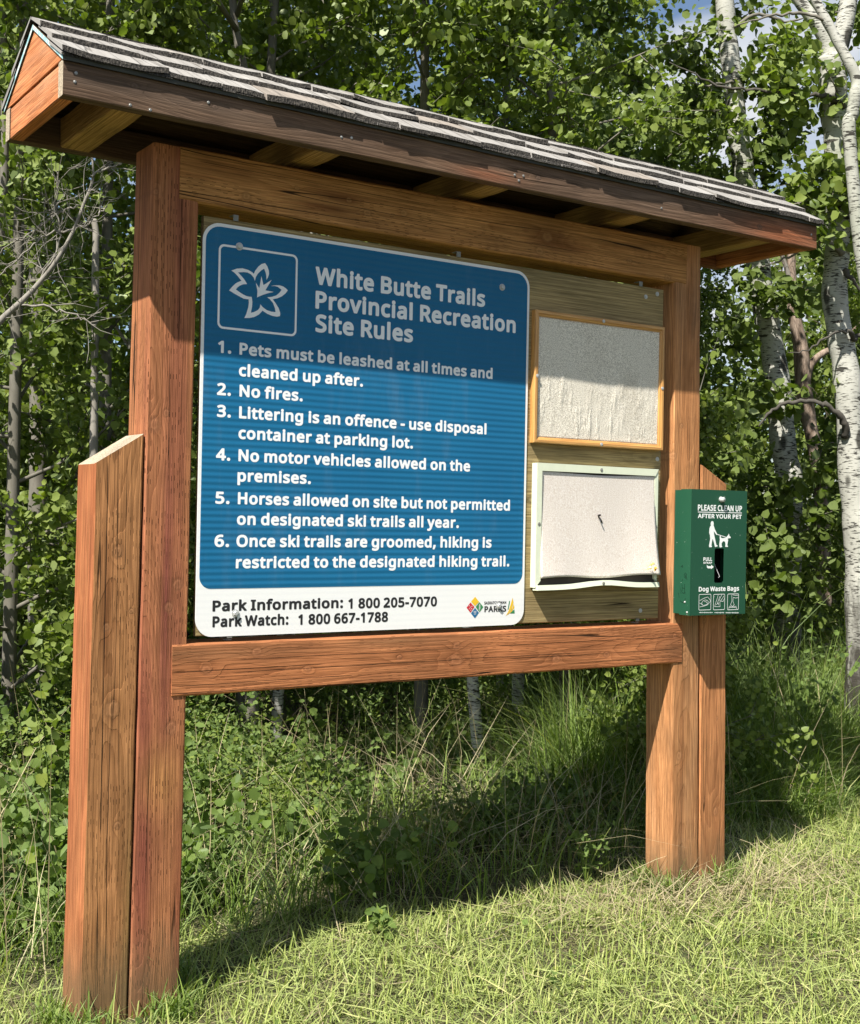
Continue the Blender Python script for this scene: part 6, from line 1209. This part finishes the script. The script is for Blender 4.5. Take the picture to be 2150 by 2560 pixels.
for (lab, pts, rad) in (
    ("thin pale trunk standing under the left half of the lower rail", [(2.02, 3.05, 3.4), (1.93, 3.05, 2.0), (1.86, 3.03, 1.1), (1.82, 3.02, 0.6), (1.80, 3.02, 0.1)], 0.030),
    ("pale greenish trunk under the lower rail, nearer of the two at its centre", [(2.30, 1.95, 3.0), (2.31, 1.93, 1.9), (2.30, 1.90, 1.0), (2.34, 1.88, 0.5), (2.37, 1.86, 0.1)], 0.029),
    ("pale trunk with a dark foot under the lower rail, right of the greenish one", [(3.36, 2.75, 3.4), (3.34, 2.74, 2.0), (3.32, 2.74, 1.0), (3.31, 2.74, 0.5), (3.31, 2.74, 0.1)], 0.034),
    ("thin grey trunk between the two pale trunks under the lower rail", [(3.62, 3.30, 3.4), (3.62, 3.30, 2.0), (3.60, 3.30, 1.0), (3.60, 3.30, 0.1)], 0.026),
    ("thin straight grey trunk under the lower rail beside the right post", [(4.26, 3.12, 3.2), (4.26, 3.12, 1.8), (4.27, 3.12, 0.9), (4.28, 3.12, 0.1)], 0.027)):
    trunk_tree("aspen_tree", lab, pts, [rad * 0.6, rad * 0.8, rad, rad * 1.05, rad * 1.2][:len(pts)], M_BARK_S, "slender trunks seen under the lower rail", n=10)
trunk_tree("aspen_tree", "white crooked stem rising out of the leaves above the roof, left of centre", [(1.40, 3.70, 5.0), (1.45, 3.66, 4.56), (1.48, 3.64, 4.42), (1.49, 3.63, 4.34), (1.52, 3.61, 4.24), (1.55, 3.60, 4.1), (1.62, 3.58, 3.4), (1.68, 3.56, 2.0), (1.70, 3.55, 0.2)], [0.016, 0.02, 0.022, 0.023, 0.024, 0.026, 0.032, 0.04, 0.048], M_BARK, "white aspen trunks", n=10)
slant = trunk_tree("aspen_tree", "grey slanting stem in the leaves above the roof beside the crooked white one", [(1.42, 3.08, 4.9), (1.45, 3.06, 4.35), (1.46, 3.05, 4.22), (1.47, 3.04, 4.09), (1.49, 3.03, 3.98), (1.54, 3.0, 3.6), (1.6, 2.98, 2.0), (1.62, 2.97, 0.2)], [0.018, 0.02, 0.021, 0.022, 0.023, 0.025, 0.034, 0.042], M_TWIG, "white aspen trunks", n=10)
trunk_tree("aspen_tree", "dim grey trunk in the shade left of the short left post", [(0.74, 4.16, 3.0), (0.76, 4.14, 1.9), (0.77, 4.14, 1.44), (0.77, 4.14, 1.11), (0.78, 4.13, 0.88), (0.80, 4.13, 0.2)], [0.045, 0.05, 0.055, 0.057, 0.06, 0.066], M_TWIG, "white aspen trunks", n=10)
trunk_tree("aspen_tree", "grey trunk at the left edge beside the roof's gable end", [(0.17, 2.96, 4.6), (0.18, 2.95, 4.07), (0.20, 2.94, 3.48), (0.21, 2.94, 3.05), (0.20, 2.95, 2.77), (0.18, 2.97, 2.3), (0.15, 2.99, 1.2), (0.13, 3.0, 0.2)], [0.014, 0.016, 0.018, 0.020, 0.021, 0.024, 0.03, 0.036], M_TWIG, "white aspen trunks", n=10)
# the crowns those trunks carry where they cross the view
def sprays(root, spots, seed, size=0.06, mat=None):
    rg = np.random.default_rng(seed); base = np.array(root.location); L = []; mb = MB(); rd_ = random.Random(seed)
    for (x, y, z, r, n) in spots:
        c = np.array((x, y, z)) - base
        for k in range(max(2, n // 40)):
            d = np.array((rd_.gauss(0, 1), rd_.gauss(0, .8), rd_.gauss(0, .6))); d /= np.linalg.norm(d); e = c + d * r * rd_.uniform(.5, 1.1)
            mb.tube([c, (c + e) / 2 + np.array((0, 0, .03)), e], [0.0045, 0.003, 0.001], 4, cap=False)
            m = n // max(2, n // 40); u = rg.uniform(0.15, 1.0, m)[:, None]
            L.append(c + (e - c) * u + rg.normal(0, 0.055, (m, 3)))
    V, F = leaves(np.concatenate(L), size, rg, (-0.25, -0.45, 0.5), 1.15, 0.95, 0.5)
    mb.build("twigs", M_TWIG, root, True); link("crown", np_mesh(V, F), mat or M_LEAF, root)
sprays(big, [(4.10, 1.02, 3.22, 0.30, 240), (4.30, 0.95, 3.20, 0.28, 220), (3.85, 1.10, 3.08, 0.30, 240), (4.45, 1.05, 3.55, 0.25, 160), (4.0, 1.25, 4.02, 0.28, 170), (4.42, 0.95, 3.95, 0.25, 150), (4.15, 1.1, 3.75, 0.25, 120), (4.35, 1.0, 3.45, 0.2, 110), (3.9, 1.3, 3.7, 0.25, 120), (4.5, 1.0, 3.0, 0.25, 150), (3.6, 1.25, 3.0, 0.3, 200), (4.5, 1.1, 2.2, 0.25, 90)], 61)
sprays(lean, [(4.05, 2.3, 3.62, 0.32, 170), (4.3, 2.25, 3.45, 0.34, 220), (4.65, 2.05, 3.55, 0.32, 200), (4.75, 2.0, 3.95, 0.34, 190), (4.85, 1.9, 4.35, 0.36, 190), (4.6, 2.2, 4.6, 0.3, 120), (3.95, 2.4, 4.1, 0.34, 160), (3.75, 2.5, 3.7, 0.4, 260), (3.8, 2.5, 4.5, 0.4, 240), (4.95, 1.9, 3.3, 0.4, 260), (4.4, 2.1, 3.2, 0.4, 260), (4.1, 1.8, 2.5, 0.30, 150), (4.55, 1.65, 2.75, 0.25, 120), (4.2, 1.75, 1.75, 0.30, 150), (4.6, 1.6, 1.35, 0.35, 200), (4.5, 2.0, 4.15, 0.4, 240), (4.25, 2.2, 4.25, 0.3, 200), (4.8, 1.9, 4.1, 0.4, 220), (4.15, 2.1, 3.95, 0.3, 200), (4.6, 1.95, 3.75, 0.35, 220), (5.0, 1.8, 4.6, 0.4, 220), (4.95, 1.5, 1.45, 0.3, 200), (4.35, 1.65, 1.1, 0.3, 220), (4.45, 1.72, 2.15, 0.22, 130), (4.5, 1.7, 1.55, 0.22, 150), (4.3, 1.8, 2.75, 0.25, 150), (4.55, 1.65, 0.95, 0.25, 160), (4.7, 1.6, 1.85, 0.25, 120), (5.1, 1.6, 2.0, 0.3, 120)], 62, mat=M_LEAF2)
# unseen foliage over the kiosk, added to the slanting stem to shade the ground behind
ro = random.Random(31)
over = [(ro.uniform(-1.1, 1.5), ro.uniform(0.25, 1.5), ro.uniform(3.75, 4.6), 0.42, 300) for _ in range(24)]
sprays(slant, over, 63)
mb = MB(); bo = Vector(slant.location)
for k in range(0, 24, 3):
    e = Vector(over[k][:3]); o = Vector((1.48, 3.03, 4.05 + 0.03 * k)); m_ = o.lerp(e, 0.5) + Vector((0, 0, 0.15))
    mb.tube([p - bo for p in catmull([o, m_, e], 4)], [0.016 - 0.0015 * i for i in range(9)], 6)
mb.build("limb", M_TWIG, slant, True)
# dead trees
rd = random.Random(12)
def twigs(root, lines, rng_, n, ln, mat):
    mb = MB(); base = Vector(root.location)
    for L in lines:
        c = catmull(L[0], 4)
        for k in range(int(n * len(L[0]))):
            i = rng_.randrange(1, len(c) - 1); o = c[i]; t_ = (c[i + 1] - c[i]).normalized()
            d = (t_ * rng_.uniform(-0.2, 1.0) + Vector((rng_.gauss(0, .7), rng_.gauss(0, .5), rng_.gauss(0.15, .6)))).normalized()
            l = ln * rng_.uniform(0.3, 1.2); p = [o]
            for s in range(3):
                d = (d + Vector((rng_.gauss(0, .25), rng_.gauss(0, .25), rng_.gauss(0, .25)))).normalized(); p.append(p[-1] + d * l / 3)
            mb.tube([q - base for q in p], [0.0019, 0.0015, 0.0011, 0.0007], 4, cap=False)
            if rng_.random() < .7:
                d2 = (d + Vector((rng_.gauss(0, .8), rng_.gauss(0, .8), rng_.gauss(0, .8)))).normalized(); mb.tube([q - base for q in (p[1], p[1] + d2 * l * .3, p[1] + d2 * l * .5 + Vector((0, 0, .02)))], [0.0013, 0.0010, 0.0006], 4, cap=False)
    return mb.build("twigs", mat, root, True)
DL = [([(0.0, 2.36, 2.13), (0.05, 2.33, 2.22), (0.11, 2.28, 2.29), (0.18, 2.24, 2.38), (0.24, 2.19, 2.48), (0.30, 2.16, 2.61), (0.34, 2.12, 2.75), (0.37, 2.11, 2.85), (0.36, 2.11, 2.98)], 0),
      ([(0.30, 2.16, 2.62), (0.22, 2.21, 2.60), (0.15, 2.26, 2.55), (0.08, 2.31, 2.46), (-0.01, 2.36, 2.37)], 0), ([(0.33, 2.20, 2.74), (0.27, 2.25, 2.71), (0.20, 2.30, 2.65), (0.12, 2.36, 2.58), (0.03, 2.42, 2.51)], 0),
      ([(0.30, 2.16, 2.63), (0.35, 2.12, 2.64), (0.39, 2.09, 2.69), (0.42, 2.07, 2.72)], 0), ([(0.18, 2.24, 2.38), (0.24, 2.19, 2.52), (0.25, 2.19, 2.63), (0.23, 2.2, 2.71), (0.24, 2.2, 2.8), (0.23, 2.2, 2.91)], 0),
      ([(0.11, 2.28, 2.28), (0.22, 2.21, 2.27), (0.32, 2.15, 2.24), (0.39, 2.1, 2.2)], 0), ([(0.36, 2.11, 2.86), (0.4, 2.08, 2.88), (0.47, 2.04, 2.91)], 0)]
dead = trunk_tree("dead_tree", "bare pale dead sapling with tangled twigs left of the kiosk", list(reversed([(-0.14, 2.42, 0.15), (-0.10, 2.40, 1.2), (-0.05, 2.38, 1.9)] + DL[0][0])), [0.004, 0.005, 0.0065, 0.008, 0.0095, 0.011, 0.013, 0.015, 0.017, 0.018, 0.022, 0.026], M_DEAD, limbs=tuple(("branch", L[0], [0.0065, 0.0055, 0.0045, 0.0035, 0.0025, 0.002][:len(L[0])], M_DEAD) for L in DL[1:]), n=9)
twigs(dead, DL, rd, 3.4, 0.26, M_DEAD)
trunk_tree("dead_tree", "short broken dead stem in the leaves behind the left post", [(0.51, 2.5, 2.76), (0.52, 2.49, 2.69), (0.52, 2.49, 2.54), (0.53, 2.49, 1.6), (0.54, 2.49, 0.2)], [0.014, 0.016, 0.017, 0.02, 0.024], M_DEAD, n=8)
br = trunk_tree("dead_tree", "brown dead tree with peeling bark between the two big white aspens", [(6.02, 2.99, 4.0), (6.03, 2.98, 3.43), (6.05, 2.97, 3.02), (6.10, 2.93, 2.69), (6.13, 2.92, 2.36), (6.21, 2.87, 1.92), (6.26, 2.84, 1.53), (6.28, 2.83, 0.9), (6.29, 2.83, 0.15)], [0.022, 0.030, 0.042, 0.055, 0.062, 0.050, 0.052, 0.06, 0.066], M_BROWN, limbs=(("limb", [(6.13, 2.91, 2.42), (6.17, 2.89, 2.58), (6.25, 2.84, 2.67), (6.33, 2.78, 2.72), (6.5, 2.7, 2.9)], [0.034, 0.028, 0.026, 0.024, 0.014], M_BROWN), ("limb", [(6.06, 2.96, 3.0), (5.98, 2.98, 3.3), (5.86, 3.02, 3.55), (5.72, 3.08, 3.75)], [0.024, 0.018, 0.012, 0.006], M_DEAD)), n=11)
twigs(br, [([(6.02, 2.99, 3.9), (6.05, 2.97, 3.02), (6.13, 2.92, 2.36), (6.2, 2.9, 2.1)], 0), ([(6.06, 2.96, 3.0), (5.98, 2.98, 3.3), (5.86, 3.02, 3.55), (5.72, 3.08, 3.75)], 0)], rd, 7, 0.55, M_BROWN)

# ------------------------------------------------------------------ single plants near the posts
def plant(name, label, x, y, h, n, size, mat, seed, spread=0.1, lift=0.3, elong=0.85):
    rg = np.random.default_rng(seed); rd_ = random.Random(seed)
    root = empty(name, (x, y, gz(x, y)), label, "plant"); mb = MB(); L = []
    for s in range(max(2, int(n / 14))):
        a = rd_.uniform(0, 6.28); p = [Vector((0, 0, -0.02))]; hs = h * rd_.uniform(0.7, 1.05); r = spread * rd_.uniform(.4, 1.1)
        for k in range(1, 6):
            u = k / 5; p.append(Vector((math.cos(a) * r * u ** 1.5, math.sin(a) * r * u ** 1.5, hs * u)))
        mb.tube(p, [0.003, 0.0028, 0.0024, 0.002, 0.0016, 0.001], 5)
        u = rg.uniform(lift, 1, 14); L.append(np.stack([np.interp(u * 5, range(6), [q[c] for q in p]) for c in range(3)], 1) + rg.normal(0, size * 0.55, (14, 3)))
    V, F = leaves(np.concatenate(L), size, rg, (-0.2, -0.4, 0.6), 0.9, elong, 0.2)
    mb.build("stem", M_TALL, root, True); link("foliage", np_mesh(V, F), mat, root); return root
plant("young_shrub", "bright yellow green sapling shoot against the short left post", -0.07, 1.09, 0.84, 70, 0.045, M_LEAF, 41, 0.10, 0.62)
plant("young_shrub", "leafy green sprout at the foot of the right post's left side", 1.70, 0.26, 0.30, 84, 0.030, M_SHRUB, 42, 0.13, 0.2, 0.55)
plant("young_shrub", "leafy green shrub in the tall grass right of the right post", 3.05, 0.95, 0.62, 200, 0.034, M_SHRUB, 43, 0.30, 0.3)
plant("young_shrub", "light green bush beside the foot of the biggest aspen", 3.85, 0.98, 0.80, 260, 0.036, M_SHRUB, 44, 0.36, 0.3)
plant("broadleaf_weed", "small grey green weed at the edge of the shadow under the kiosk", 0.72, 0.12, 0.13, 42, 0.030, M_SHRUB, 45, 0.12, 0.3)
def seedhead(label, x, y, pts, mat):
    root = empty("grass_stalk", (x, y, gz(x, y)), label, "grass stalk", "dry grass stalks with seed heads"); mb = MB(); c = catmull(pts, 4)
    mb.tube(c, [0.0022 - 0.0012 * i / len(c) for i in range(len(c))], 5); mb.build("stem", mat, root)
    mb = MB(); rd_ = random.Random(label); e = c[-1]; d = (c[-1] - c[-4]).normalized()
    for k in range(16):
        o = c[-1] - d * rd_.uniform(0, 0.10); q = (d * 0.7 + Vector((rd_.gauss(0, .5), rd_.gauss(0, .4), rd_.gauss(-.1, .3)))).normalized()
        mb.tube([o, o + q * 0.018, o + q * 0.03], [0.0012, 0.0026, 0.0006], 5)
    mb.build("seed_head", mat, root); return root
seedhead("dry grass stalk with a drooping seed head right of the right post", 2.75, 0.55, [(0, 0, 0), (-0.02, 0, 0.25), (-0.05, 0, 0.5), (-0.10, 0.02, 0.70), (-0.16, 0.02, 0.76)], M_STRAW)
seedhead("taller dry grass stalk leaning right of the right post", 2.86, 0.60, [(0, 0, 0), (-0.01, 0, 0.3), (-0.05, 0, 0.6), (-0.12, 0.02, 0.80)], M_STRAW)
seedhead("pale dry grass stalk arching over the leaves left of the left post", -0.12, 0.85, [(0, 0, 0.2), (-0.08, -0.02, 0.42), (-0.18, -0.04, 0.56), (-0.30, -0.06, 0.62)], M_STRAW)
